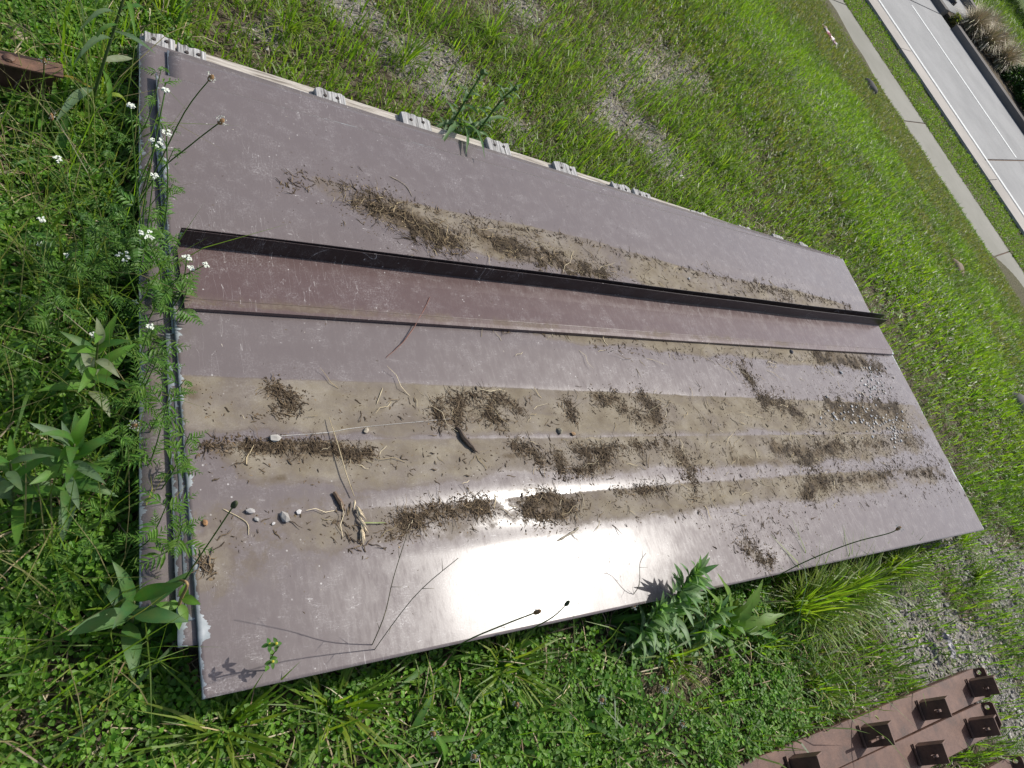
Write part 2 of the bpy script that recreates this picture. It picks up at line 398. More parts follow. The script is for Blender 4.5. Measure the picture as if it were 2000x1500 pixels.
# ------------------------------------------------------------------ road side
def build_road():
    sw = strip('sidewalk', 12.95, 14.17, -12, 22, -.10, -.012, 'grit')
    w = -12.3
    while w < 22:
        strip('slab', 12.95, 14.17, w + .012, w + 2.59 - .012, -.05, .0, 'path_concrete', sw); w += 2.59
    strip('verge', 14.18, 15.55, -12, 22, -.1, .0, 'soil')
    k = strip('kerb', 15.56, 16.16, -12, 22, -.1, .02, 'grit')
    w = -13.0
    while w < 22:
        strip('kerb_stone', 15.56, 16.16, w + .006, w + 3.0 - .006, -.05, .06, 'kerb_concrete', k); w += 3.0
    g = strip('gutter', 16.17, 16.74, -12, 22, -.1, -.035, 'kerb_concrete')
    strip('grit_line', 16.17, 16.27, 2.2, 8, -.034, -.026, 'grit', g)
    rd = strip('road', 16.75, 22.1, -14, 26, -.14, -.05, 'grit')
    w = 2.53 - 4.57 * 4
    while w < 26:
        for a, b in ((16.76, 19.53), (19.54, 22.1)): strip('slab', a, b, w + .02, w + 4.57 - .02, -.1, -.035, 'road_concrete', rd)
        w += 4.57
    strip('edge_line', 16.80, 16.93, -14, 26, -.032, -.030, 'road_paint', rd)
    strip('centre_line', 19.46, 19.58, 2.6, 6.9, -.032, -.030, 'road_paint', rd)
    strip('centre_line', 19.46, 19.58, 12, 16, -.032, -.030, 'road_paint', rd)
    for a, b in ((-14, 6.62), (7.12, 26)): strip('kerb', 22.11, 22.45, a, b, -.12, .115, 'shaded_kerb_concrete')
    strip('planting_bed', 22.46, 25.6, -14, 7.25, -.1, .05, 'soil')
    strip('footpath', 22.46, 25.6, 7.26, 26, -.1, .06, 'road_concrete')
    lw = strip('low_wall', 25.61, 26.0, -14, 26, -.1, .24, 'shaded_kerb_concrete', kind=None)
    tag(lw, 'long low concrete edging wall behind the planting bed across the road', 'wall')
build_road()

# ------------------------------------------------------------------ pallets
def build_pallet(x0, boards, ends, label, length):
    y_end = ends[0]; ang = math.atan2(ends[1] - ends[0], boards[-1][1] - boards[0][0])
    root = empty('wooden_pallet', (x0, y_end, 0), label, 'pallet', 'weathered pallets under the sheets', ang)
    for sy in (-.012, -.62, -1.17):
        st = new_obj('stringer', box_mesh('stringer', (0, 0, 0), (length, .042, .078), .004), 'weathered_stringer', root)
        st.location = (length / 2 - .005, sy, .041)
    for k, (a, b) in enumerate(boards):
        wd = (b - a) * .97; L = 1.22 + .03 * math.sin(k * 3.7)
        bm = bmesh.new(); bm_box(bm, (0, 0, 0), (wd, L, .018)); 
        bmesh.ops.subdivide_edges(bm, edges=[e for e in bm.edges if abs(e.verts[0].co.x - e.verts[1].co.x) > .01], cuts=6)
        for v in bm.verts:
            if v.co.y > 0: v.co.y += random.uniform(-.006, .006)
        bo = new_obj('deck_board', bm_mesh('deck_board', bm, .0015), 'weathered_wood', root)
        bo.location = ((a + b) / 2 - x0, -L / 2 + .012 * math.sin(k * 5.1), .0895)
        for q in (-.2, .22):
            bm = bmesh.new(); bmesh.ops.create_cone(bm, cap_ends=True, segments=10, radius1=.0055, radius2=.0045, depth=.003)
            nn = new_obj('nail', bm_mesh('nail', bm), 'nail', bo); nn.location = (wd * q, L / 2 - .024 + .012 * q, .0104)
        bm = bmesh.new(); bm_box(bm, (0, 0, 0), (wd, L, .014)); 
    return root
build_pallet(.29, [(.290, .362), (.366, .436), (.726, .818), (.999, 1.104), (1.318, 1.412), (1.604, 1.712), (1.888, 1.983)], (1.692, 1.636),
             'grey weathered pallet with two boards close together at its end, beside the thistle', 1.70)
build_pallet(2.003, [(2.003, 2.097), (2.333, 2.442), (2.655, 2.745), (2.915, 2.998), (3.135, 3.205)], (1.630, 1.572),
             'grey weathered pallet with five short board ends showing, on the road side of the stack', 1.2)

# ------------------------------------------------------------------ sheets
VAL = [(.565, .702, .0018), (.447, .560, .0017), (.312, .414, .0017), (.845, .985, .0013), (1.16, 1.285, .0016)]
DENTS = [(.62, .24, .10, .05, -.0012), (1.55, .22, .16, .05, .0012), (2.6, .2, .12, .05, -.0014), (.8, 1.40, .2, .05, .0012), (1.5, 1.40, .1, .06, -.0014), (2.4, 1.36, .2, .07, .0013), (.55, .79, .12, .05, -.001), (1.8, .77, .2, .05, .001), (2.9, .76, .12, .06, -.0012), (.5, 1.12, .12, .08, .0012), (3.1, 1.38, .1, .07, -.0013), (1.15, .2, .05, .08, .0008)]
def zC(x, y):
    z = np.full(np.shape(y), .131)
    for a, b, d in VAL: z = z - d * sstep(a - .016, a + .034, y) * (1 - sstep(b - .034, b + .016, y))
    z = z + .0028 * (fbm(x, y, 1.7, 31, 2) - .5) + .0012 * (fbm(x, y, 6, 33, 2) - .5)
    z = z + .004 * np.exp(-((x - 2.02) ** 2 / .012 + (y - .15) ** 2 / .002))
    for cx, cy, rx, ry, a in DENTS: z = z + a * np.exp(-((x - cx) / rx) ** 2 - ((y - cy) / ry) ** 2)
    return z
def band(y, a, b, s=.012): return sstep(a - s, a + s, y) * (1 - sstep(b - s, b + s, y))
def mud_mask(x, y):
    n = fbm(x, y, 3.2, 41); n2 = fbm(x, y, 1.4, 42); e = fbm(x, y, 5.5, 43) - .5; m = np.zeros(np.shape(x)); yy = y + .05 * e
    m = np.maximum(m, band(y, .30, .703, .006) * sstep(.545, .60, yy) * (.45 + .85 * n) * (1 - .45 * sstep(3.2, 3.3, x)))
    m = np.maximum(m, band(y, .30, .562, .007) * sstep(.43, .49, yy) * (.30 + 1.0 * n2) * sstep(.30, .40, x + .2 * e) * (1 - sstep(3.15, 3.32, x + .2 * e)))
    m = np.maximum(m, band(y, .20, .412, .010) * sstep(.29, .36, yy) * (.05 + 1.15 * n2) * sstep(.3, .9, x + .2) * (1 - sstep(3.2, 3.36, x + .2 * e)))
    m = np.maximum(m, band(y, .70, .985) * sstep(.845, .885, yy) * sstep(.72, 1.6, x) * (.35 + .9 * n) * (1 - sstep(3.1, 3.25, x + .2 * e)))
    top = 1.298 - .03 * (x - .62) + .012 * np.sin(x * 5); dep = .06 + .09 * sstep(.6, 1.1, x)
    m = np.maximum(m, sstep(top - dep - .03, top - dep + .03, yy) * (1 - sstep(top - .006, top + .006, y)) * sstep(.60, .68, x) * (1 - sstep(3.1, 3.33, x)) * (.30 + .9 * n))
    m = np.maximum(m, .75 * np.exp(-((x - .33) ** 2 / .003 + (y - .33) ** 2 / .006)))
    m = np.maximum(m, .50 * band(y, .27, .47, .05) * (x < 1.3) * fbm(x, y, 4, 47))
    return np.clip(m, 0, 1)
DAMP = [(375, 768, 30, 25), (540, 768, 45, 22), (430, 885, 40, 14), (520, 880, 60, 18), (640, 882, 70, 16), (700, 895, 20, 16), (530, 935, 50, 14), (1460, 900, 45, 18),
        (1520, 905, 40, 12), (1000, 890, 60, 10), (1640, 700, 60, 18), (1690, 815, 60, 22), (1560, 880, 60, 18), (1700, 935, 90, 8), (790, 430, 90, 30), (1040, 500, 110, 25), (890, 1000, 60, 16), (1070, 985, 50, 20)]
DK = [(.055, .038, .022), (.085, .060, .035), (.12, .088, .052), (.04, .028, .018)]
ST = [(.09, .065, .038), (.15, .11, .062), (.06, .042, .025), (.24, .19, .11), (.045, .032, .02), (.07, .05, .03)]
HEAPS = [  # line in the photograph, half width, strands, chips, lengths, thickness, colours, heap height, label
    ([(715, 395), (760, 415), (820, 445), (870, 470)], 14, 900, 350, .015, .05, .022, ST, .016, 'thick heap of dead brown straw beside the upright flange'),
    ([(950, 462), (1020, 490), (1090, 512), (1170, 540)], 12, 750, 500, .012, .04, .02, ST, .010, 'loose straw heap tapering along the flange, next to the thick heap'),
    ([(1600, 700), (1650, 705), (1712, 712)], 8, 420, 450, .012, .035, .02, DK, .008, 'dark litter wedge where the trim hem meets the gravel crumbs'),
    ([(1625, 795), (1680, 800), (1750, 805)], 11, 420, 700, .010, .03, .02, DK, .008, 'dark crumbly litter patch mixed with gravel near the far sheet edge'),
    ([(1490, 782), (1530, 790), (1555, 805), (1570, 820)], 7, 260, 240, .010, .03, .02, DK, .008, 'dark hook of litter beside the crumbly patch in the upper mud band'),
    ([(855, 815), (862, 785), (920, 772), (985, 778), (1015, 800)], 4, 260, 160, .012, .04, .018, DK, .006, 'arched trail of dark litter above the thick stick'),
    ([(862, 820), (890, 825), (900, 790), (895, 830)], 6, 150, 140, .010, .03, .02, DK, .006, 'small dark knot of litter inside the arched trail'),
    ([(965, 785), (950, 810), (975, 822)], 6, 150, 120, .010, .03, .02, DK, .006, 'small dark tuft of litter under the arched trail, nearer the road'),
    ([(1110, 785), (1118, 815)], 4, 60, 60, .012, .035, .02, DK, .006, 'short curved dark litter strip alone in the upper mud band'),
    ([(1165, 775), (1205, 780), (1222, 800)], 5, 130, 120, .010, .03, .018, DK, .006, 'narrow dark litter arc in the middle of the upper mud band'),
    ([(1255, 778), (1280, 800), (1285, 822), (1255, 815)], 7, 170, 260, .010, .03, .018, DK, .006, 'ragged dark litter ring in the middle of the upper mud band'),
    ([(1445, 715), (1460, 735), (1468, 748)], 5, 110, 90, .010, .03, .02, DK, .008, 'lone dark litter clump on the clean strip below the trim'),
    ([(405, 874), (470, 870), (560, 872), (650, 872), (690, 888), (715, 885)], 5, 520, 520, .010, .03, .018, DK, .006, 'long dark litter line at the near end of the middle mud band'),
    ([(1005, 870), (1040, 882), (1060, 905)], 5, 150, 130, .010, .03, .018, DK, .006, 'dark litter streak left of the round litter ring'),
    ([(1090, 890), (1100, 920), (1140, 922), (1170, 905), (1185, 885), (1130, 880)], 6, 420, 300, .010, .035, .018, DK, .008, 'round ring of dark litter in the middle mud band'),
    ([(1180, 878), (1240, 870), (1300, 868)], 4, 180, 140, .010, .03, .018, DK, .005, 'thin dark litter line joined to the round ring'),
    ([(1325, 885), (1345, 910), (1352, 940)], 8, 130, 230, .008, .025, .018, DK, .005, 'scattered dark litter patch across the middle mud band'),
    ([(1515, 875), (1550, 880), (1575, 900), (1605, 880), (1640, 870)], 8, 420, 380, .010, .03, .02, DK, .009, 'large dark litter clump at the road end of the middle mud band'),
    ([(1640, 868), (1720, 866), (1800, 862)], 5, 300, 380, .008, .025, .018, DK, .005, 'dark litter line running to the sheet edge in the middle mud band'),
    ([(765, 1035), (800, 1015), (850, 1000), (900, 995), (945, 990)], 8, 420, 420, .012, .04, .018, ST[:3] + DK, .008, 'brown straw patch at the near end of the lower mud band'),
    ([(1030, 1000), (1040, 975), (1080, 968), (1115, 985), (1100, 1005), (1060, 1010)], 7, 380, 260, .012, .035, .018, ST[:3] + DK, .008, 'round mat of brown straw beside the bright glare'),
    ([(1210, 962), (1250, 958), (1295, 955)], 4, 150, 110, .010, .03, .018, DK, .005, 'thin dark litter strip just past the glare in the lower mud band'),
    ([(1575, 965), (1590, 945), (1615, 940)], 8, 260, 260, .010, .03, .02, DK, .008, 'dark litter clump where the long litter ridge of the lower band begins'),
    ([(1615, 940), (1700, 932), (1760, 920), (1840, 925)], 4, 380, 300, .010, .03, .02, DK, .007, 'long dark litter ridge in the lower mud band'),
    ([(1455, 1060), (1475, 1085), (1500, 1098)], 7, 200, 160, .012, .035, .02, DK, .010, 'dark litter heap on the clean strip above the broad-leaved weed'),
    ([(545, 760), (565, 775), (560, 795)], 6, 150, 190, .010, .03, .018, DK, .005, 'dark damp litter patch at the near end of the upper mud band')]
def damp_mask(x, y):
    d = np.zeros(np.shape(x))
    for px, py, a, b in DAMP:
        c = at(px, py, .13); e = at(px + a, py, .13); f = at(px, py + b, .13)
        sx = max((e - c).length, .01); sy = max((f - c).length, .008)
        d = np.maximum(d, .62 * np.exp(-((x - c.x) / sx) ** 2 - ((y - c.y) / sy) ** 2))
    for h in HEAPS:                                       # soil washed in under each heap
        for (ax, ay), (bx, by) in zip(h[0][:-1], h[0][1:]):
            for t in (0, .33, .66, 1):
                c = at(ax + (bx - ax) * t, ay + (by - ay) * t, .13); e = at(ax + (bx - ax) * t, ay + (by - ay) * t + h[1] * 1.5, .13); q = max((e - c).length, .008)
                d = np.maximum(d, .66 * np.exp(-((x - c.x) / (q * 1.8)) ** 2 - ((y - c.y) / (q * 1.4)) ** 2))
    return d
def sheet(name, x0, x1, y0, y1, zf, ang, nx, ny, mat, lip, label, mud=True):
    X = np.linspace(x0, x1, nx); Y = np.linspace(y0, y1, ny); gx, gy = np.meshgrid(X, Y, indexing='ij')
    ca, sa = math.cos(ang), math.sin(ang); cx, cy = x0, y1
    wx = cx + (gx - cx) * ca - (gy - cy) * sa; wy = cy + (gx - cx) * sa + (gy - cy) * ca
    jag = .0016 * (fbm(wx * 0, wy, 40, 51) - .5) * (gx == x0)
    wx = wx + jag
    wz = zf(wx, wy)
    V = np.stack([wx, wy, wz], -1).reshape(-1, 3)
    i = np.arange(nx - 1)[:, None] * ny + np.arange(ny - 1)[None]
    Q = [np.stack([i, i + ny, i + ny + 1, i + 1], -1).reshape(-1, 4)]
    ring = [k * ny for k in range(nx)] + [(nx - 1) * ny + k for k in range(1, ny)] + [k * ny + ny - 1 for k in range(nx - 2, -1, -1)] + [k for k in range(ny - 2, 0, -1)]
    ring = np.array(ring); low = V[ring].copy(); low[:, 2] -= lip
    n0 = len(V); V = np.concatenate([V, low]); m = len(ring); a = np.arange(m); b = (a + 1) % m
    Q.append(np.stack([ring[a], n0 + a, n0 + b, ring[b]], -1))
    me = mesh_np(name, V, Q)
    sm = np.zeros(len(me.polygons), bool); sm[:len(Q[0])] = True; me.polygons.foreach_set('use_smooth', sm)
    fx = np.concatenate([gx.ravel(), gx.ravel()[ring]]); fy = np.concatenate([gy.ravel(), gy.ravel()[ring]])
    e = np.minimum(fx - x0, (x1 - fx) * 1.6 + .004); e = np.minimum(e, (y1 - fy) * 5 + .012)
    fattr(me, 'edge', np.concatenate([e[:n0], np.full(m, .002)]))
    fattr(me, 'mud', mud_mask(V[:, 0], V[:, 1]) if mud else .55 * fbm(V[:, 0], V[:, 1], 5, 61) * (fy < .75))
    fattr(me, 'damp', damp_mask(V[:, 0], V[:, 1]) if mud else np.zeros(len(V)))
    return tag(new_obj(name, me, mat), label, 'metal sheet', 'stacked brown metal sheets')
sheet('metal_sheet', .275, 3.36, .275, 1.634, lambda x, y: .1095 + .002 * fbm(x, y, 2, 71), R(-2.3), 90, 60, 'brown_paint', .0065,
      'brown metal sheet at the bottom of the stack, sticking out furthest at its torn end', False)
sheet('metal_sheet', .335, 3.435, .26, 1.617, lambda x, y: .1165 + .001 * fbm(x, y, 2, 72), R(-1.45), 90, 60, 'brown_paint', .0045,
      'brown metal sheet in the middle of the stack, its bare edge beside the boards', False)
sheet('metal_sheet', .293, 1.2, .30, 1.36, lambda x, y: .1190 + .0006 * fbm(x, y, 2, 73), R(.6), 60, 60, 'brown_paint', .0014,
      'short brown metal strip poking out under the end of the top sheet', False)
sheet('metal_sheet', .2865, 1.0, .20, .80, lambda x, y: .1212 + .0005 * fbm(x, y, 2, 74), R(-1.4), 40, 50, 'brown_paint', .0014,
      'narrow brown metal offcut under the muddy end of the top sheet', False)
sheet('metal_sheet', .2935, 1.0, .24, .66, lambda x, y: .1233 + .0004 * fbm(x, y, 2, 75), R(-1.0), 40, 50, 'brown_paint', .0014,
      'smallest metal offcut just under the edge of the top sheet', False)
TOP = sheet('metal_sheet', SX0, SX1, SY0, SY1 - .004, zC, R(-.35) * 0, 400, 240, 'brown_paint', .0075,
      'brown ribbed metal sheet on top, streaked with dried mud and plant litter')

# angle trim lying on the stack
def build_trim():
    a = R(2.03); x0, y0 = .315, 1.006; L = 3.09; n = 80
    root = empty('metal_trim', (x0, y0, .132), 'long brown angle trim with an upright flange lying on the muddy sheet', 'metal trim', None, a)
    xs = np.linspace(0, L, n); t = xs / L
    def prof(pts_fn, name):
        rows = [pts_fn(x, q) for x, q in zip(xs, t)]; m = len(rows[0]); V = np.array(rows).reshape(-1, 3)
        i = np.arange(n - 1)[:, None] * m + np.arange(m - 1)[None]
        Q = np.stack([i, i + 1, i + m + 1, i + m], -1).reshape(-1, 4)
        me = mesh_np(name, V, [Q]); sx = V[:, 0]
        fattr(me, 'edge', np.minimum(sx, (L - sx)) + .006); 
        lowy = -V[:, 1]
        fattr(me, 'mud', np.clip(.50 * np.exp(-((lowy - .140) / .014) ** 2) * (V[:, 2] < .03) * (.5 + .8 * fbm(sx, lowy, 7, 81)) * (1.15 - .3 * sx / L), 0, 1) if name in ('base_plate', 'hem') else np.zeros(len(V)))
        fattr(me, 'damp', np.zeros(len(V)))
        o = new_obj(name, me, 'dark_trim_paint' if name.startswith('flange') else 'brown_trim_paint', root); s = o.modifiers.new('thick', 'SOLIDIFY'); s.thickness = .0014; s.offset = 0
        return o
    wob = lambda x: .0015 * math.sin(x * 2.3) + .0008 * math.sin(x * 7.1)
    prof(lambda x, q: [(x, -.004, .0085 + wob(x)), (x, -.045, .0075 + wob(x)), (x, -.09, .0085 + wob(x)), (x, -.132, .0105 + wob(x)), (x, -.134, .0103 + wob(x))], 'base_plate')
    prof(lambda x, q: [(x, -.1343, .0098 + wob(x)), (x, -.146, .0094 + wob(x)), (x, -.1562, .0088 + wob(x)), (x, -.1566, .0012)], 'hem')
    h = .058
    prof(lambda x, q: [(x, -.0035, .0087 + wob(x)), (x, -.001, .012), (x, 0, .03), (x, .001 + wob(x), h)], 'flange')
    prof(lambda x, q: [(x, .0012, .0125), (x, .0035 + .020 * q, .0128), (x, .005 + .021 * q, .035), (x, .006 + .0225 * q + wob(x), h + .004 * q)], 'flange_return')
build_trim()

# ------------------------------------------------------------------ rusty steel
def plate_hole(w, h, t, hw, hh, cy, cz):
    """upright plate in the YZ plane (thickness along X) with a rectangular slot"""
    o = [(-w / 2, 0), (w / 2, 0), (w / 2, h), (-w / 2, h)]; i = [(cy - hw / 2, cz - hh / 2), (cy + hw / 2, cz - hh / 2), (cy + hw / 2, cz + hh / 2), (cy - hw / 2, cz + hh / 2)]
    bm = bmesh.new(); vs = {}
    for s, x in ((0, -t / 2), (1, t / 2)):
        for k in range(4): vs[s, 'o', k] = bm.verts.new((x, *o[k])); vs[s, 'i', k] = bm.verts.new((x, *i[k]))
    for k in range(4):
        n = (k + 1) % 4
        for s in (0, 1): bm.faces.new([vs[s, 'o', k], vs[s, 'o', n], vs[s, 'i', n], vs[s, 'i', k]])
        for c in 'oi': bm.faces.new([vs[0, c, k], vs[0, c, n], vs[1, c, n], vs[1, c, k]])
    bmesh.ops.recalc_face_normals(bm, faces=bm.faces); return bm
def ring_lug(w, h, t, cy, cz, r):
    bm = bmesh.new(); n = 16; oo = []; ii = []
    for s, x in ((0, -t / 2), (1, t / 2)):
        O = []; I = []
        for k in range(n):
            a = 2 * math.pi * k / n; I.append(bm.verts.new((x, cy + r * math.cos(a), cz + r * math.sin(a))))
            c, q = math.cos(a), math.sin(a); sy = (w / 2 - cy if c > 0 else w / 2 + cy) / max(abs(c), 1e-6); sz = (h - cz if q > 0 else cz) / max(abs(q), 1e-6)
            m = min(sy, sz); O.append(bm.verts.new((x, cy + c * m, cz + q * m)))
        oo.append(O); ii.append(I)
    for k in range(n):
        m = (k + 1) % n
        for s in (0, 1): bm.faces.new([oo[s][k], oo[s][m], ii[s][m], ii[s][k]])
        bm.faces.new([oo[0][k], oo[0][m], oo[1][m], oo[1][k]]); bm.faces.new([ii[0][k], ii[0][m], ii[1][m], ii[1][k]])
    bmesh.ops.recalc_face_normals(bm, faces=bm.faces); return bm
def build_bar(xe, ye, L, ang, clips, pegs, label, lug=True):
    root = empty('steel_bar', (xe, ye, 0), label, 'steel bar', 'rusty steel bars with clips', R(ang))
    W = .100; z1 = .041
    bm = bmesh.new()                                     # a shallow channel, open below
    bm_box(bm, (-L / 2, -W / 2, z1 - .004), (L, W, .008)); bm_box(bm, (-L / 2, -.004, z1 / 2 - .006), (L - .004, .008, z1 - .008)); bm_box(bm, (-L / 2, -W + .004, z1 / 2 - .006), (L - .004, .008, z1 - .008))
    new_obj('channel', bm_mesh('channel', bm, .0012), 'rust_primer', root)
    for c, pg in zip(clips, pegs):
        x = c - xe; cl = new_obj('clip', bm_mesh('clip', plate_hole(.054, .088, .005, .008, .022, -.004, .052), .0008), 'rust_dark', root)
        cl.location = (x, -.058, z1 + .0005); cl.rotation_euler = (0, .06, R(-6))
        wg = new_obj('clip_wing', box_mesh('clip_wing', (.020, .0245, .043), (.034, .005, .086), .0008), 'rust_dark', cl)
        wg.rotation_euler.z = R(14)
        ft = new_obj('clip_foot', box_mesh('clip_foot', (-.014, .004, .004), (.006, .062, .006), .0006), 'rust_dark', cl)
        bo = new_obj('bolt', box_mesh('bolt', (.006 - pg / 2, -.004, .052), (pg, .0065, .010), .001), 'rust_primer', cl)
        bo.rotation_euler.z = R(5)
    if lug:
        lg = new_obj('end_lug', bm_mesh('end_lug', ring_lug(.100, .062, .007, .034, .038, .008), .0006), 'rust_dark', root); lg.location = (.012, -.052, .012); lg.rotation_euler.z = R(-4)
build_bar(2.965, -.346, 1.95, -1.6, (2.885, 2.505, 2.135, 1.763, 1.39), (.03, .03, .075, .03, .03), 'rust red steel bar with clips, nearest the muddy sheets, one clip holding a long bolt')
build_bar(2.905, -.452, 1.85, -2.0, (2.755, 2.375, 2.0, 1.63, 1.26), (.03, .03, .03, .03, .03), 'rust red steel bar with short bolts in its clips, between two other bars')
build_bar(2.925, -.633, 1.85, -2.5, (2.50, 2.13, 1.76), (.03, .03, .03), 'rust red steel bar furthest from the muddy sheets, with an upright end lug')
def build_angle():
    root = empty('steel_angle', (.118, 1.49, 0), 'rusty steel angle iron with a round bolt head, lying in the weeds', 'steel angle', None, R(3))
    bm = bmesh.new(); bm_box(bm, (-.42, -.017, .098), (.84, .040, .006)); new_obj('top_leg', bm_mesh('top_leg', bm, .001), 'rust_dark', root)
    bm = bmesh.new(); bm_box(bm, (-.42, .0, .047), (.83, .006, .094)); new_obj('side_leg', bm_mesh('side_leg', bm, .001), 'rust_dark', root)
    bm = bmesh.new(); bmesh.ops.create_uvsphere(bm, u_segments=14, v_segments=8, radius=.012); bmesh.ops.scale(bm, vec=(1, 1, .55), verts=bm.verts)
    b = new_obj('bolt_head', bm_mesh('bolt_head', bm), 'rust_dark', root); b.location = (-.098, -.017, .102)
build_angle()

# ------------------------------------------------------------------ ground cover
G1, G2, G3, G4 = (.105, .195, .016), (.150, .250, .018), (.072, .148, .022), (.215, .268, .034)
DRY = (.26, .21, .11)
def blade(n, bend, w=1.0):
    V = []; Q = []; T = []
    for i in range(n):
        t = i / n; ww = w * .5 * (1 - .35 * t ** 2) * (.75 if i == 0 else 1)
        x = math.sin(bend * t) * t; z = math.cos(bend * t * .9) * t
        V += [(x, -ww, z), (x, ww, z)]
    V.append((math.sin(bend), 0, math.cos(bend * .9)))
    for i in range(n - 1): a = 2 * i; Q.append((a, a + 1, a + 3, a + 2))
    a = 2 * (n - 1); T.append((a, a + 1, a + 2))
    return np.array(V), np.array(T), np.array(Q).reshape(-1, 4)
BL = [blade(3, b) for b in (.25, .6, .95, 1.35)]; BL2 = [blade(2, b) for b in (.3, .8, 1.2)]
def clover_leaf():
    V = [(0, 0, 0)]; T = []; Q = []
    for k in range(3):
        a = 2 * math.pi * k / 3; c, s = math.cos(a), math.sin(a); b = len(V)
        for (x, y, z) in ((.08, 0, .0), (.5, -.30, .12), (.95, -.36, .10), (1.0, 0, .0), (.95, .36, .10), (.5, .30, .12)):
            V.append((x * c - y * s, x * s + y * c, z))
        T += [(b, b + 1, b + 2), (b, b + 2, b + 3), (b, b + 3, b + 4), (b, b + 4, b + 5)]
    b = len(V); V += [(-.03, 0, 0), (.03, 0, 0), (-.03, .1, -2.6), (.03, .1, -2.6)]; Q.append((b, b + 1, b + 3, b + 2))
    return np.array(V), np.array(T), np.array(Q)
def oval_leaf(n=3, w=.3, droop=.25):
    V = [(0, 0, 0)]; T = []; Q = []
    for i in range(1, n):
        t = i / n; ww = w * math.sin(math.pi * t ** .8) ; z = .12 * math.sin(t * 2.2) - droop * t * t
        V += [(t, -ww, z + .06), (t, 0, z), (t, ww, z + .06)]
    V.append((1, 0, -droop)); e = len(V) - 1
    T += [(0, 1, 2), (0, 2, 3)]
    for i in range(n - 2): a = 1 + 3 * i; Q += [(a, a + 3, a + 4, a + 1), (a + 1, a + 4, a + 5, a + 2)]
    a = 1 + 3 * (n - 2); T += [(a, e, a + 1), (a + 1, e, a + 2)]
    return np.array(V), np.array(T), np.array(Q).reshape(-1, 4)
CLV = clover_leaf(); OVL = oval_leaf()
def colmix(n, *cs, jit=.25):
    cs = np.array(cs); k = RNG.integers(0, len(cs), n); k2 = RNG.integers(0, len(cs), n); t = RNG.random((n, 1))
    return (cs[k] * t + cs[k2] * (1 - t)) * (1 + jit * (RNG.random((n, 1)) - .5) * 2)
def rnd_area(n, x0, x1, y0, y1): return RNG.uniform(x0, x1, n), RNG.uniform(y0, y1, n)
def clear(x, y, m=.0):
    """not under the sheets, the pallets, the bars"""
    s = (x > .272 - m) & (x < SX1 + m) & (y > SY0 + .01 - m) & (y < 1.655 - .037 * (x - .3) + m) & ~((x < .31 - m) & (y < .2))
    b = (x > 1.0) & (x < 2.97) & (y < -.305 - .027 * (x - 1.55)) & (y > -.545 - .035 * (x - 2.4))
    b |= (x > 1.0) & (x < 2.94) & (y < -.60 - .044 * (x - 2.4)) & (y > -.715 - .044 * (x - 2.4))
    a = (x < .12) & (y > 1.44) & (y < 1.51)
    return ~(s | b | a)
def place(x, y): return np.stack([x, y, ground_z(x, y) - .004], 1)
def keep(x, y, prob, m=420, gap=0):
    k = clear(x, y, gap) & (RNG.random(len(x)) < prob) & in_view(x, y, ground_z(x, y) + .05, m); return x[k], y[k]
def put_blades(B, x, y, tm, h0, h1, w0, w1, cols, lean=.5, jit=.3):
    n = len(x); 
    if n == 0: return
    P = place(x, y); k = RNG.integers(0, len(tm), n); h = RNG.uniform(h0, h1, n) * (.7 + .6 * RNG.random(n)) * (.45 + 1.1 * fbm(x, y, 3.5, 55)) * (1 - .45 * sstep(10.5, 12.5, x * CV + y * SV)); w = RNG.uniform(w0, w1, n)
    C = colmix(n, *cols, jit=jit); yaw = RNG.uniform(0, 6.283, n); pit = RNG.normal(0, lean * .5, n)
    for j, t in enumerate(tm):
        q = k == j; B.scatter(t, P[q], yaw[q], pit[q], np.stack([h[q], w[q], h[q]], 1), C[q])
def moss_brown(x, y): return fbm(x, y, .55, 91, 4)

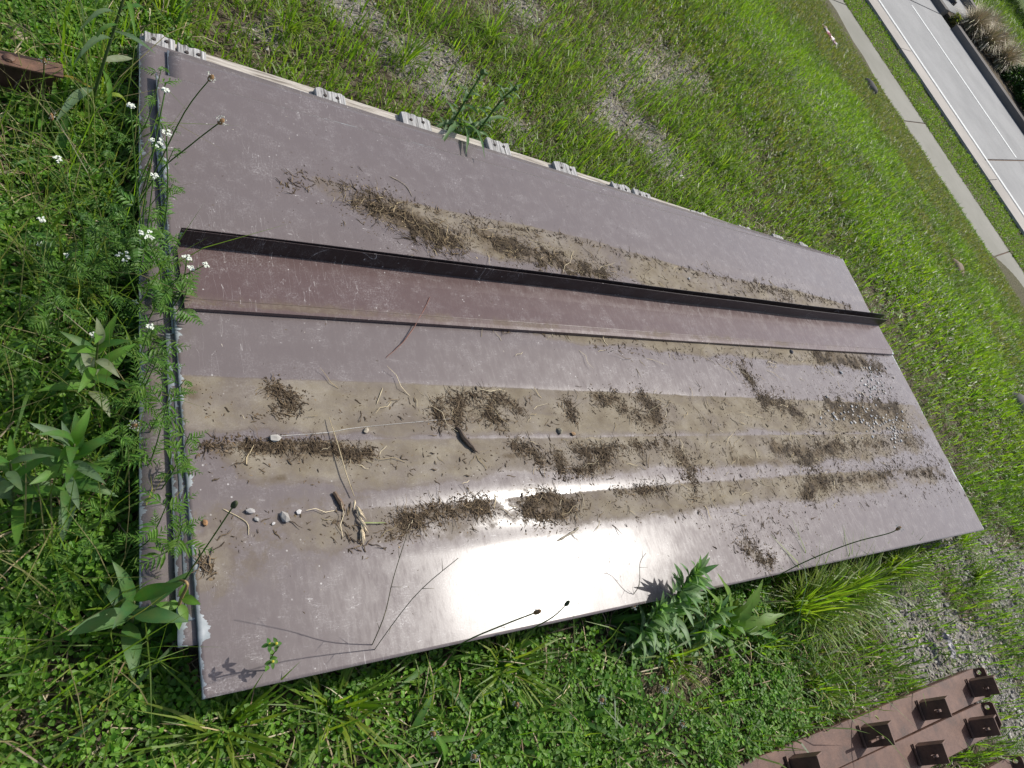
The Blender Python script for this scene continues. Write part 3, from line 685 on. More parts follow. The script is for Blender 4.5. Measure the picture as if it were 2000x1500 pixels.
def build_lawn():
    B = Batch()
    # rough lawn from the sheets down to the path
    n = 520000; v = 1.6 + 11.3 * RNG.random(n) ** .72; w = RNG.uniform(-4, 9.5, n); x, y = xy(v, w)
    d = np.hypot(x, y); pr = np.clip(1.15 - bare(x, y) * 1.1, 0.14, 1) * np.clip(.35 + 1.1 * fbm(x, y, 1.6, 93), .2, 1) 
    pr = pr * np.where((x < 1.9) & (y < .2), .15, 1) * np.where(d < 2.2, .55, 1)
    x, y = keep(x, y, pr); d = np.hypot(x, y)
    br = moss_brown(x, y) + .45 * (fbm(x, y, 2.2, 95) - .5) + .13 * sstep(5, 11, d)
    for lo, hi, cols in ((-1, .47, (G1, G2, G2, G4)), (.47, .58, (G1, G3, (.13, .17, .035), (.14, .15, .045))), (.58, 2, (G3, (.12, .13, .035), (.16, .15, .06), (.20, .17, .085)))):
        q = (br > lo) & (br <= hi); nr = q & (d < 4.2); fr = q & (d >= 4.2)
        put_blades(B, x[nr], y[nr], BL, .035, .075, .0030, .0055, cols, .9); put_blades(B, x[fr], y[fr], BL2, .045, .085, .006, .011, cols, 1.3)
    n = 75000; x, y = rnd_area(n, .1, 4.6, 1.55, 4.6); pr = np.clip(1.1 - bare(x, y) * 1.0, .16, 1) * np.clip(-.25 + 2.3 * fbm(x, y, 2.6, 94), .05, 1)
    x, y = keep(x, y, pr, 120); put_blades(B, x, y, BL, .035, .085, .0030, .0058, (G1, G2, G2, G4), 1.0)
    n = 26000; x, y = rnd_area(n, 1.9, 5.2, -1.0, .4); pr = np.clip(1.0 - bare(x, y) * .85, .2, 1) * np.clip(-.15 + 2 * fbm(x, y, 2.6, 96), .05, 1)
    x, y = keep(x, y, pr, 120); put_blades(B, x, y, BL, .035, .085, .0030, .0055, (G1, G2, G3), 1.0)
    o = tag(new_obj('lawn_grass', B.mesh('lawn_grass'), 'grass_blade'), 'rough green lawn grass sloping from the metal sheets down to the path', 'grass', kind='stuff')
    # dry thatch
    B = Batch(); n = 60000; v = 1.6 + 11 * RNG.random(n) ** .7; w = RNG.uniform(-4, 9.5, n); x, y = xy(v, w)
    x, y = keep(x, y, np.clip(.25 + .9 * (moss_brown(x, y) - .4) + 1.2 * bare(x, y), 0, 1)); d = np.hypot(x, y)
    xa, ya = rnd_area(14000, .3, 3.4, 1.6, 3.4); xa, ya = keep(xa, ya, np.clip(.12 + 1.1 * bare(xa, ya), 0, 1), 120); x = np.concatenate([x, xa]); y = np.concatenate([y, ya]); d = np.hypot(x, y)
    for a, b, w0, w1 in ((0, 3.4, .0012, .0024), (3.4, 20, .0025, .005)):
        q = (d >= a) & (d < b); m = int(q.sum()); P = place(x[q], y[q]); P[:, 2] += RNG.uniform(.004, .02, m)
        B.scatter(BL2[0], P, RNG.uniform(0, 6.28, m), RNG.normal(-1.45, .15, m), np.stack([RNG.uniform(.03, .09, m), RNG.uniform(w0, w1, m), RNG.uniform(.03, .09, m)], 1), colmix(m, (.22, .19, .10), (.12, .10, .055), (.30, .27, .18), (.16, .13, .07)))
    tag(new_obj('dry_thatch', B.mesh('dry_thatch'), 'straw'), 'dry brown grass thatch lying between the lawn blades', 'thatch', kind='stuff')
    # small clover and medick leaves in the lawn
    B = Batch(); n = 90000; v = 1.6 + 9.5 * RNG.random(n) ** .7; w = RNG.uniform(-4, 8.5, n); x, y = xy(v, w); d = np.hypot(x, y)
    pr = np.clip(1.6 * (fbm(x, y, 1.1, 97) - .38), 0, 1) * (1 - .9 * bare(x, y)) * np.where((y < .1) & (x > 2), .5, 1)
    x, y = keep(x, y, pr); d = np.hypot(x, y); m = len(x); P = place(x, y); P[:, 2] += RNG.uniform(.012, .045, m)
    s = np.where(d < 3.5, RNG.uniform(.005, .009, m), RNG.uniform(.010, .017, m))
    B.scatter(CLV, P, RNG.uniform(0, 6.28, m), RNG.normal(0, .35, m), s, colmix(m, G2, (.10, .20, .025), (.075, .15, .02)))
    tag(new_obj('lawn_clover', B.mesh('lawn_clover'), 'foliage'), 'small bright clover leaves scattered through the lawn', 'clover', kind='stuff')
    # pale seed heads and blossom in the middle of the lawn
    B = Batch(); n = 5200; t = RNG.random(n); a = RNG.normal(0, .75, n)
    c0 = on_ground(1430, 30); c1 = on_ground(1760, 640); x = c0.x + (c1.x - c0.x) * t; y = c0.y + (c1.y - c0.y) * t; nx, ny = c1.y - c0.y, -(c1.x - c0.x); L = math.hypot(nx, ny)
    x = x + nx / L * a; y = y + ny / L * a; x, y = keep(x, y, np.clip(2.2 * (fbm(x, y, 1.5, 99) - .3), 0, 1)); m = len(x); P = place(x, y); P[:, 2] += RNG.uniform(.03, .07, m)
    B.scatter((np.array([(1, 0, 0), (-1, 0, 0), (0, 1, 0), (0, -1, 0), (0, 0, 1.3), (0, 0, -1)]), np.array([(0, 2, 4), (2, 1, 4), (1, 3, 4), (3, 0, 4), (2, 0, 5), (1, 2, 5), (3, 1, 5), (0, 3, 5)]), None), P, RNG.uniform(0, 6, m), np.zeros(m), RNG.uniform(.003, .0065, m), colmix(m, (.50, .46, .18), (.42, .40, .22), (.55, .52, .33)))
    tag(new_obj('lawn_blossom', B.mesh('lawn_blossom'), 'litter'), 'pale yellow blossom specks across the middle of the lawn', 'blossom', kind='stuff')
build_lawn()

def build_near_cover():
    def zones(n): 
        x1, y1 = rnd_area(n // 2, -.30, .42, -.15, 2.0); x2, y2 = rnd_area(n - n // 2, .25, 2.45, -1.0, .14)
        return np.concatenate([x1, x2]), np.concatenate([y1, y2])
    # clover carpet
    B = Batch(); x, y = zones(50000)
    pr = np.clip(.35 + 2.2 * (fbm(x, y, 4.5, 101) - .36), .04, 1) * np.clip(1 - 1.1 * sstep(1.75, 2.35, x), 0, 1) * np.clip(1.1 - 1.3 * bare(x, y), 0, 1) * np.where((x > .2) & (x < .28) & (y > .2), .55, 1)
    x, y = keep(x, y, pr); m = len(x); P = place(x, y); hz = fbm(x, y, 7, 103); P[:, 2] += .012 + .075 * hz * RNG.random(m) ** .7
    s = RNG.uniform(.0085, .0165, m) * (.8 + .4 * fbm(x, y, 6, 104))
    B.scatter(CLV, P, RNG.uniform(0, 6.28, m), RNG.normal(0, .38, m), s, colmix(m, (.085, .215, .018), (.125, .285, .024), (.058, .155, .020), (.155, .30, .030)), RNG.normal(0, .3, m))
    tag(new_obj('clover_carpet', B.mesh('clover_carpet'), 'foliage'), 'dense clover carpet growing around the near end of the sheets', 'clover', kind='stuff')
    # grass among it
    B = Batch(); x, y = zones(12000)
    pr = np.clip(.18 + 1.4 * (fbm(x, y, 3.2, 107) - .40), .03, 1) * np.clip(1.1 - 1.2 * bare(x, y), .05, 1)
    x, y = keep(x, y, pr, gap=.05); put_blades(B, x, y, BL, .05, .15, .0022, .0050, (G1, G2, G3, G4), .9)
    x, y = zones(1500); x, y = keep(x, y, .6 * np.ones(len(x)), gap=.09); put_blades(B, x, y, BL[1:], .09, .24, .003, .0075, (G1, G2, G3, (.05, .12, .04)), 1.1)
    tag(new_obj('near_grass', B.mesh('near_grass'), 'grass_blade'), 'loose grass blades growing up through the clover carpet', 'grass', kind='stuff')
    # dead stalks and brown leaves on the ground
    B = Batch(); x, y = zones(9000); x, y = keep(x, y, np.clip(.3 + fbm(x, y, 4, 109), 0, 1) * .9); m = len(x); P = place(x, y); P[:, 2] += RNG.uniform(.004, .035, m)
    B.scatter(BL[2], P, RNG.uniform(0, 6.28, m), RNG.normal(-1.2, .35, m), np.stack([RNG.uniform(.04, .16, m), RNG.uniform(.0012, .0032, m), RNG.uniform(.04, .16, m)], 1), colmix(m, (.30, .24, .13), (.13, .09, .05), (.38, .33, .22), (.20, .13, .075)))
    tag(new_obj('dead_stalks', B.mesh('dead_stalks'), 'straw'), 'tan dead grass stalks tangled in the clover', 'dead grass', kind='stuff')
build_near_cover()

def rock_tmpl(seed):
    r = random.Random(seed); bm = bmesh.new(); bmesh.ops.create_icosphere(bm, subdivisions=1, radius=1)
    V = []
    for v in bm.verts: k = r.uniform(.72, 1.15); V.append((v.co.x * k, v.co.y * k * .85, v.co.z * k * .62))
    T = [[q.index for q in f.verts] for f in bm.faces]; bm.free(); return np.array(V), np.array(T), None
ROCKS = [rock_tmpl(k) for k in range(6)]
def build_gravel():
    B = Batch(); n = 120000; x, y = rnd_area(n, .2, 5.2, -1.2, 4.2); p = bare(x, y)
    x, y = keep(x, y, np.clip((p - .16) * 1.5, 0, 1) ** 1.3 * np.where(y > 1, .55, 1), 120); m = len(x); P = place(x, y); k = RNG.integers(0, 6, m)
    s = RNG.uniform(.0025, .0085, m) * np.where(RNG.random(m) < .06, 1.9, 1); C = colmix(m, (.31, .29, .26), (.42, .40, .36), (.20, .185, .165), (.36, .31, .25))
    for j in range(6): q = k == j; B.scatter(ROCKS[j], P[q], RNG.uniform(0, 6.28, q.sum()), RNG.normal(0, .4, q.sum()), s[q], C[q])
    tag(new_obj('gravel', B.mesh('gravel'), 'stone'), 'grey crushed gravel showing in bare patches of the lawn', 'gravel', kind='stuff')
    for (px, py, r, lab, c) in ((1982, 792, .10, 'dark grey rock in the lawn below the litter corner of the sheets', (.09, .085, .08)), (1695, 172, .13, 'dark grey rock near the path edge, below the pink wrapper', (.08, .075, .072)), (1862, 530, .11, 'brown crumbling lump of earth in the lawn near the path', (.17, .13, .09)), (35, 85, .05, 'tan stone in the clover beside the rusty angle iron', (.26, .21, .15))):
        g = on_ground(px, py); bm = bmesh.new(); bmesh.ops.create_icosphere(bm, subdivisions=3, radius=r)
        V = np.array([v.co for v in bm.verts]); T = np.array([[q.index for q in f.verts] for f in bm.faces]); bm.free()
        k = 1 + .5 * (fbm(V[:, 0] / r + 3 * r, V[:, 1] / r + V[:, 2] / r, 1.6, int(r * 1000)) - .5); V = V * k[:, None] * np.array([1, .75, .55])
        b = Batch(); b.raw(V, T, None, np.array(c) * (.8 + .4 * fbm(V[:, 0] / r, V[:, 1] / r, 4, 5))[:, None]); o = new_obj('rock', b.mesh('rock', True), 'stone'); o.location = (g.x, g.y, g.z + r * .22); o.rotation_euler.z = r * 40
        tag(o, lab, 'rock')
build_gravel()

# ------------------------------------------------------------------ verge, beds, trees across the road
def build_verge():
    B = Batch()
    for v0, v1, n, h in ((12.88, 13.02, 2600, .055), (14.15, 15.56, 46000, .052), (16.15, 16.25, 260, .07)):
        v = RNG.uniform(v0, v1, n); w = RNG.uniform(-3, 9.5, n); 
        if v0 > 16: w = w[noise2(w, w * 0, 2.5, 5) > .62]; v = v[:len(w)]
        x, y = xy(v, w); z = road_z(y) - .01; m = len(x); k = in_view(x, y, z, 150); x, y, z = x[k], y[k], z[k]; m = len(x)
        P = np.stack([x, y, z], 1); q = RNG.integers(0, 3, m); C = colmix(m, G1, G2, (.12, .19, .035), (.17, .19, .06))
        hh = RNG.uniform(.6, 1.3, m) * h * (.6 + .8 * noise2(x, y, 3, 8)); ww = RNG.uniform(.008, .014, m); yw = RNG.uniform(0, 6.28, m); pt = RNG.normal(0, .5, m)
        for j in range(3): s = q == j; B.scatter(BL2[j], P[s], yw[s], pt[s], np.stack([hh[s], ww[s], hh[s]], 1), C[s])
    tag(new_obj('verge_grass', B.mesh('verge_grass'), 'grass_blade'), 'short green grass strip between the path and the kerb', 'grass', kind='stuff')
    B = Batch(); n = 34000; v = 26.1 + 12 * RNG.random(n) ** .8; w = RNG.uniform(1, 14, n); x, y = xy(v, w); k = in_view(x, y, road_z(y), 250); x, y = x[k], y[k]; m = len(x)
    P = np.stack([x, y, road_z(y) - .03], 1); q = RNG.integers(0, 3, m); t = noise2(x, y, .5, 9)[:, None]; C = colmix(m, G1, G3) * (1 - t) + colmix(m, (.19, .19, .07), (.12, .17, .04)) * t
    hh = RNG.uniform(.15, .42, m) * (.5 + t[:, 0]); ww = RNG.uniform(.02, .035, m); yw = RNG.uniform(0, 6.28, m); pt = RNG.normal(0, .3, m)
    for j in range(3): s = q == j; B.scatter(BL2[j], P[s], yw[s], pt[s], np.stack([hh[s], ww[s], hh[s]], 1), C[s])
    tag(new_obj('meadow_grass', B.mesh('meadow_grass'), 'grass_blade'), 'tall rough meadow grass rising behind the low wall across the road', 'grass', kind='stuff')
build_verge()
def build_beds():
    labs = ['tan ornamental grass clump next to the kerb gap across the road', 'tan ornamental grass clump in the planting bed across the road']
    r = np.random.default_rng(3)
    spots = [(23.4, 6.75), (24.2, 6.9), (24.7, 6.3), (23.7, 6.2), (24.9, 5.75), (24.0, 5.6), (25.2, 6.9), (25.3, 5.2)]
    for i, (v, w) in enumerate(spots):
        x, y = xy(v, w); n = 620; B = Batch(); a = r.uniform(0, 6.28, n); d = .10 * np.sqrt(r.random(n)); P = np.stack([d * np.cos(a), d * np.sin(a), np.zeros(n)], 1); h = r.uniform(.35, .8, n)
        k = r.integers(0, 4, n); C = np.array([(.40, .33, .22), (.46, .40, .29), (.32, .25, .16), (.30, .29, .14)])[r.integers(0, 4, n)]
        for j in range(4): q = k == j; B.scatter(BL[j], P[q], a[q] + r.normal(0, .4, q.sum()), r.normal(-.1, .22, q.sum()), np.stack([h[q], np.full(q.sum(), .016), h[q]], 1), C[q])
        o = new_obj('ornamental_grass', B.mesh('ornamental_grass'), 'straw'); o.location = (x, y, float(road_z(y)) + .04)
        tag(o, labs[0] if i == 0 else labs[1], 'grass clump', 'tan grasses in the planting bed')
    sp = [(24.3, 4.7, .75), (25.0, 4.2, .8), (23.9, 3.9, .7), (24.6, 3.1, .85)]
    for i, (v, w, rad) in enumerate(sp):
        x, y = xy(v, w); o = empty('shrub', (x, y, float(road_z(y)) + .04), ['dense dark green shrub touching the tan ornamental grasses across the road', 'dense dark green shrub against the low wall across the road', 'dense dark green shrub close behind the far kerb, past the tan grasses', 'dense dark green shrub at the end of the row of shrubs across the road'][i], 'shrub', 'green shrubs across the road')
        B = Batch(); n = 2600; u = r.normal(size=(n, 3)); u /= np.linalg.norm(u, axis=1)[:, None]; u[:, 2] = np.abs(u[:, 2])
        lump = .75 + .5 * noise2(u[:, 0] * 2 + i * 3, u[:, 1] * 2 + u[:, 2], 1.4, i); P = u * (rad * lump * r.uniform(.55, 1, n) ** .5)[:, None] * np.array([1, 1, .78]) + np.array([0, 0, .05])
        B.scatter(OVL, P, np.arctan2(u[:, 1], u[:, 0]) + r.normal(0, .6, n), r.normal(.3, .5, n), r.uniform(.06, .12, n), colmix(n, (.035, .095, .02), (.05, .13, .022), (.028, .075, .02)))
        new_obj('foliage', B.mesh('foliage'), 'foliage', o)
        bb = Batch()
        for q in range(7):
            a = q * .9; V, T, Q = tube_arr([(0, 0, 0), (.2 * math.cos(a), .2 * math.sin(a), .25), (.4 * rad * math.cos(a), .4 * rad * math.sin(a), .5 * rad)], [.02, .014, .006], 5); bb.raw(V, T, Q, (.1, .08, .06))
        new_obj('stems', bb.mesh('stems'), 'bark', o)
    # one low weed in the kerb gap
    x, y = xy(22.45, 6.85); B = Batch(); n = 260; a = r.uniform(0, 6.28, n); h = r.uniform(.1, .3, n)
    B.scatter(OVL, np.stack([.07 * np.clip(r.normal(size=n), -1.6, 1.6), .07 * np.clip(r.normal(size=n), -1.6, 1.6), r.uniform(0, .22, n)], 1), a, r.normal(.5, .4, n), r.uniform(.05, .1, n), colmix(n, (.14, .13, .05), (.12, .15, .03), (.2, .15, .07)))
    o = new_obj('weed', B.mesh('weed'), 'foliage'); o.location = (x, y, float(road_z(y)) - .02); tag(o, 'brownish weed growing out of the gap in the far kerb', 'weed')
    # yellow post on the far footpath
    x, y = xy(23.9, 7.75); o = empty('yellow_post', (x, y, float(road_z(y)) + .06), 'yellow metal post on a dark base beside the far kerb', 'post')
    for nm, rr, z0, z1, mt in (('base', .13, 0, .10, 'dark_iron'), ('pole', .05, .10, 1.05, 'yellow_paint'), ('cap', .058, 1.05, 1.09, 'yellow_paint')):
        bm = bmesh.new(); bmesh.ops.create_cone(bm, cap_ends=True, segments=18, radius1=rr, radius2=rr * .9, depth=z1 - z0); bmesh.ops.translate(bm, vec=(0, 0, (z0 + z1) / 2), verts=bm.verts); new_obj(nm, bm_mesh(nm, bm), mt, o)
    # trees at the back of the meadow
    for i, (v, w, H) in enumerate(((38.5, 11.0, 6.5), (37.2, 13.2, 5.5), (40.5, 8.6, 6.0))):
        x, y = xy(v, w); o = empty('tree', (x, y, float(road_z(y)) - .05), ['tall dark leafy tree at the back of the meadow, between two smaller trees', 'smaller dark leafy tree at the meadow back, nearest the road', 'dark leafy tree set furthest back behind the meadow'][i], 'tree', 'dark trees behind the meadow')
        bb = Batch(); V, T, Q = tube_arr([(0, 0, 0), (.1, .05, H * .25), (.05, -.05, H * .5), (0, 0, H * .8)], [.16, .13, .09, .03], 8); bb.raw(V, T, Q, (.1, .08, .06))
        for q in range(9):
            a = q * 2.4; z = H * (.15 + .07 * q); V, T, Q = tube_arr([(.05, 0, z), (.8 * math.cos(a), .8 * math.sin(a), z + .4), (1.5 * math.cos(a), 1.5 * math.sin(a), z + .7)], [.06, .04, .012], 5); bb.raw(V, T, Q, (.1, .08, .06))
        new_obj('trunk', bb.mesh('trunk'), 'bark', o)
        B = Batch(); n = 5200; c = r.normal(size=(70, 3)) * np.array([.85, .85, H * .22]) + np.array([0, 0, H * .5]); c[:, 2] = np.clip(c[:, 2], .5, H)
        P = c[r.integers(0, 70, n)] + r.normal(size=(n, 3)) * .34; P[:, 2] = np.maximum(P[:, 2], .12)
        B.scatter(OVL, P, r.uniform(0, 6.28, n), r.normal(-.2, .6, n), r.uniform(.14, .26, n), colmix(n, (.025, .06, .018), (.04, .085, .02), (.03, .055, .025)))
        new_obj('crown', B.mesh('crown'), 'foliage', o)
build_beds()

# ------------------------------------------------------------------ litter on the sheets
def smooth(P, n=4):
    P = [Vector(p) for p in P]; out = []
    for i in range(len(P) - 1):
        p0, p1, p2, p3 = P[max(i - 1, 0)], P[i], P[i + 1], P[min(i + 2, len(P) - 1)]
        for k in range(n):
            t = k / n; out.append(.5 * ((2 * p1) + (p2 - p0) * t + (2 * p0 - 5 * p1 + 4 * p2 - p3) * t * t + (3 * p1 - p0 - 3 * p2 + p3) * t ** 3))
    return out + [P[-1]]
def surf(px, py):
    p = at(px, py, .13); return p.x, p.y, float(zC(np.array(p.x), np.array(p.y)))
STRAND = []
for k in range(5):
    r = random.Random(k + 40); pts = [(0, 0, 0)]; a = 0
    for i in range(3): a += r.uniform(-.7, .7); p = pts[-1]; pts.append((p[0] + .33 * math.cos(a), p[1] + .33 * math.sin(a), p[2] + r.uniform(-.05, .10)))
    V, T, Q = tube_arr(pts, [.5, .6, .5, .2], 3); STRAND.append((pts, V))
def strand_t(k, thick):
    V, T, Q = tube_arr(STRAND[k][0], [thick * .8, thick, thick * .8, thick * .4], 3); return V, T, Q
CHIP = (np.array([(1, 0, .1), (-.2, .7, .15), (-1, -.1, .05), (.1, -.6, .12), (0, 0, .55)]), np.array([(0, 1, 4), (1, 2, 4), (2, 3, 4), (3, 0, 4)]), None)
LEAFBIT = (np.array([(1, 0, .05), (.2, .55, .12), (-.9, .15, .02), (-.3, -.5, .1), (.1, 0, .3)]), np.array([(0, 1, 4), (1, 2, 4), (2, 3, 4), (3, 0, 4)]), None)
def unpix(px, py):
    dx, dy = px - 1000, py - 750; rx = [ax_r[i] * dx + ax_d[i] * dy + ax_f[i] * 1384 for i in range(3)]; tt = (.13 - CAM_Z) / rx[2]; return rx[0] * tt, rx[1] * tt
def heap_field(line, wpx, seed):
    """how thick the litter lies at a point of the sheet: ragged, not oval"""
    line = np.array(line, float); C = []
    for (a, b) in zip(line[:-1], line[1:]):
        for t in np.linspace(0, 1, 22): p = a + (b - a) * t; x, y = unpix(*p); x2, y2 = unpix(p[0], p[1] + wpx); C.append((x, y, max(math.hypot(x2 - x, y2 - y), .006)))
    def f(x, y):
        d = np.zeros(np.shape(x))
        for cx, cy, q in C: d = np.maximum(d, np.exp(-((x - cx) / (q * 1.9)) ** 2 - ((y - cy) / (q * 1.5)) ** 2))
        return d * (-.35 + 2.5 * fbm(x, y, 38, seed, 4)) 
    A = np.array(C); m = A[:, 2].max() * 3; return f, (A[:, 0].min() - m, A[:, 0].max() + m, A[:, 1].min() - m, A[:, 1].max() + m)
def on_top(x, y): return (x > SX0 + .01) & (x < SX1 - .01) & (y > SY0 + .008) & (y < SY1 - .02)
def litter(B, line, wpx, n, chips, L0, L1, thick, cols, heap=.006, seed=0, crust=False):
    r = np.random.default_rng(seed); f, (xa, xb, ya, yb) = heap_field(line, wpx, seed); cols = list(cols)
    if crust:                                             # matted soil that binds the heap
        st = .0035; gx, gy = np.meshgrid(np.arange(xa, xb, st), np.arange(ya, yb, st), indexing='ij'); gx = gx + r.normal(0, .001, gx.shape); D = f(gx, gy) - .60; D = np.where(on_top(gx, gy), D, -1)
        z = zC(gx, gy) - .0006 + np.clip(D, 0, .45) / .45 * heap * .5 * (.4 + .9 * r.random(gx.shape)); ny = gx.shape[1]; i = np.arange(gx.shape[0] - 1)[:, None] * ny + np.arange(ny - 1)[None]
        ok = (D[:-1, :-1] > 0) & (D[1:, :-1] > 0) & (D[:-1, 1:] > 0) & (D[1:, 1:] > 0); Q = np.stack([i, i + ny, i + ny + 1, i + 1], -1)[ok]
        if len(Q):
            u, inv = np.unique(Q, return_inverse=True); V = np.stack([gx, gy, z], -1).reshape(-1, 3)[u]; c = np.array([(.040, .029, .018)]) * (.5 + 1.0 * r.random((len(u), 1))); B.raw(V, None, inv.reshape(-1, 4), c)
    def samp(m, lo):
        x = r.uniform(xa, xb, m * 14); y = r.uniform(ya, yb, m * 14); k = on_top(x, y) & (r.random(len(x)) < np.clip((f(x, y) - lo) * 1.6, 0, 1)); x, y = x[k][:m], y[k][:m]; return x, y, zC(x, y)
    x, y, z = samp(n, .30 if crust else .12); m = len(x)
    if m:
        k = r.integers(0, 5, m); D = np.clip(f(x, y) - .4, 0, .6) / .6; zz = z + .0008 + (heap * D * r.random(m) if crust else 0); C = np.array(cols)[r.integers(0, len(cols), m)] * r.uniform(.6, 1.35, (m, 1))
        L = L0 + (L1 - L0) * r.random(m) ** 2.6; T_ = thick * .035 / np.maximum(L, .004); yw = r.uniform(0, 6.28, m)
        for j in range(5):
            for lo, hi in ((0, .33), (.33, .66), (.66, 1.01)):
                q = (k == j) & (L >= L0 + (L1 - L0) * lo) & (L < L0 + (L1 - L0) * hi) if hi < 1 else (k == j) & (L >= L0 + (L1 - L0) * lo)
                if q.any(): B.scatter(strand_t(j, float(np.median(T_[q]))), np.stack([x, y, zz], 1)[q], yw[q], np.abs(r.normal(0, .05, q.sum())), L[q], C[q])
    if chips == 0: return
    x, y, z = samp(chips, .10); m = len(x); h = m // 3
    if m < 3: return
    C = np.array(cols + [(.05, .035, .022)] * 2)[r.integers(0, len(cols) + 2, m)] * r.uniform(.5, 1.4, (m, 1)); S = np.stack([.0012 + .0045 * r.random(m) ** 2, .001 + .003 * r.random(m) ** 2, r.uniform(.0008, .0035, m)], 1); yw = r.uniform(0, 6.28, m); P = np.stack([x, y, z - .0003], 1)
    B.scatter(CHIP, P[h:], yw[h:], r.normal(0, .1, m - h), S[h:], C[h:]); B.scatter(LEAFBIT, P[:h], yw[:h], r.normal(0, .15, h), S[:h] * np.array([1.7, 1.7, .8]), C[:h] * 1.4)
for i, (ln, w, n, ch, a, b, th, cl, hp, lab) in enumerate(HEAPS):
    B = Batch(); litter(B, ln, w * 1.55, int(n * .72), int(ch * 2.2), a * .5, b * 1.35, th * .95, cl, hp * .32, i + 1, True); tag(new_obj('litter_heap', B.mesh('litter_heap'), 'litter'), lab, 'plant litter', 'plant litter heaps on the top sheet')
B = Batch()
for i, (ln, w, n, ch) in enumerate([([(590, 338), (700, 372), (900, 425), (1100, 462), (1350, 530), (1560, 575), (1660, 600)], 3, 420, 700), ([(600, 350), (560, 365)], 10, 40, 30), ([(900, 440), (1200, 530), (1560, 580)], 16, 160, 500),
        ([(1160, 672), (1400, 695), (1600, 705)], 8, 150, 420), ([(380, 790), (800, 800), (1200, 800), (1500, 800), (1750, 815)], 22, 260, 1500), ([(400, 900), (800, 905), (1200, 905), (1500, 890), (1800, 880)], 22, 260, 1700),
        ([(450, 1040), (800, 1020), (1200, 990), (1500, 960), (1840, 935)], 22, 230, 1500), ([(1370, 1000), (1450, 1040), (1560, 1040)], 26, 60, 420), ([(660, 1010), (700, 1060)], 18, 40, 50), ([(380, 1090), (400, 1120)], 10, 40, 30),
        ([(1480, 560), (1540, 582)], 6, 120, 160), ([(960, 590), (985, 635)], 5, 40, 20), ([(960, 640), (1100, 650)], 4, 60, 50)]):
    litter(B, ln, w, n, ch, .008, .035, .03, DK + ST[:1], .002, 200 + i)
for i, h in enumerate(HEAPS): litter(B, h[0], h[1] * 2.6, 50, int(h[3] * 1.3), .004, .03, .03, DK, .001, 300 + i)
for i, ln in enumerate([[(450, 790), (1000, 800), (1700, 805)], [(450, 900), (1000, 895), (1700, 875)], [(600, 1030), (1000, 1000), (1700, 940)], [(700, 400), (1150, 520), (1500, 580)], [(960, 640), (1300, 685), (1600, 705)]]):
    litter(B, ln, 20, 85, 0, .025, .095, .022, [(.34, .28, .17), (.24, .19, .11), (.12, .09, .055), (.42, .36, .24)], .001, 400 + i)
r = np.random.default_rng(77); n = 900; x = r.uniform(.33, 3.38, n); y = r.uniform(.14, 1.49, n)
B.scatter(CHIP, np.stack([x, y, zC(x, y) - .0002], 1), r.uniform(0, 6.28, n), r.normal(0, .1, n), np.stack([r.uniform(.0008, .006, n), r.uniform(.0006, .0018, n), r.uniform(.0008, .002, n)], 1), np.array(DK + [(.4, .36, .3)])[r.integers(0, 5, n)])
tag(new_obj('litter_crumbs', B.mesh('litter_crumbs'), 'litter'), 'loose brown crumbs and fibres scattered over the top sheet', 'plant litter', kind='stuff')
# gravel spilled at the far edge
B = Batch(); r = np.random.default_rng(5)
for (px, py, sx, sy, n) in ((1700, 742, 16, 18, 70), (1710, 760, 14, 12, 40), (1735, 825, 22, 14, 70), (1660, 810, 30, 15, 60), (1745, 845, 10, 12, 30)):
    for k in range(n):
        x, y, z = surf(px + r.normal() * sx, py + r.normal() * sy); s = r.uniform(.0025, .0075)
        if SX0 < x < SX1 - .02: B.scatter(ROCKS[k % 6], np.array([[x, y, z + s * .35]]), np.array([r.uniform(0, 6)]), np.array([0.]), np.array([s]), np.array([[(.42, .41, .39), (.52, .51, .48), (.26, .25, .23), (.38, .33, .27)][k % 4]]))
tag(new_obj('gravel_spill', B.mesh('gravel_spill'), 'stone'), 'grey gravel crumbs spilled near the far edge of the top sheet', 'gravel', kind='stuff')
# pebbles one can count
for i, (px, py, s, c, lab) in enumerate(((537, 858, .0125, (.42, .40, .36), 'pale grey angular pebble between the two upper mud bands'), (714, 842, .008, (.40, .35, .27), 'tan pebble lying alone above the middle mud band'), (555, 1012, .0115, (.40, .38, .35), 'largest pale pebble of the little group near the end of the sheet'),
        (488, 1000, .010, (.42, .40, .38), 'pale flat pebble with a straw under it, in the little group'), (582, 1001, .0065, (.60, .58, .55), 'small white pebble at the edge of the little group'), (400, 1022, .0075, (.34, .19, .09), 'orange brown pebble at the near end of the sheet'),
        (500, 1015, .006, (.36, .35, .33), 'small grey pebble next to the flat pebble'), (534, 1023, .004, (.62, .60, .57), 'tiny white pebble below the largest pebble'), (1092, 843, .011, (.30, .27, .2), 'lichen grey pebble above the middle mud band'), (1118, 848, .008, (.34, .22, .12), 'flat orange tan chip beside the lichen grey pebble'),
        (1345, 545, .007, (.5, .5, .48), 'white pebble between the flange and the sheet edge'), (1545, 688, .010, (.14, .14, .15), 'dark pebble in the mud close under the trim'), (1641, 728, .010, (.4, .41, .42), 'pale grey stone chip just before the gravel spill'))):
    x, y, z = surf(px, py); b = Batch(); V, T, _ = rock_tmpl(90 + i); b.raw(V * s * np.array([1.15, .9, .85]), T, None, np.array(c) * .72 * (.75 + .5 * np.random.default_rng(i).random((len(V), 1)))); o = new_obj('pebble', b.mesh('pebble', False), 'stone'); o.location = (x, y, z + s * .45); o.rotation_euler.z = i; tag(o, lab, 'pebble', 'pebbles on the top sheet')

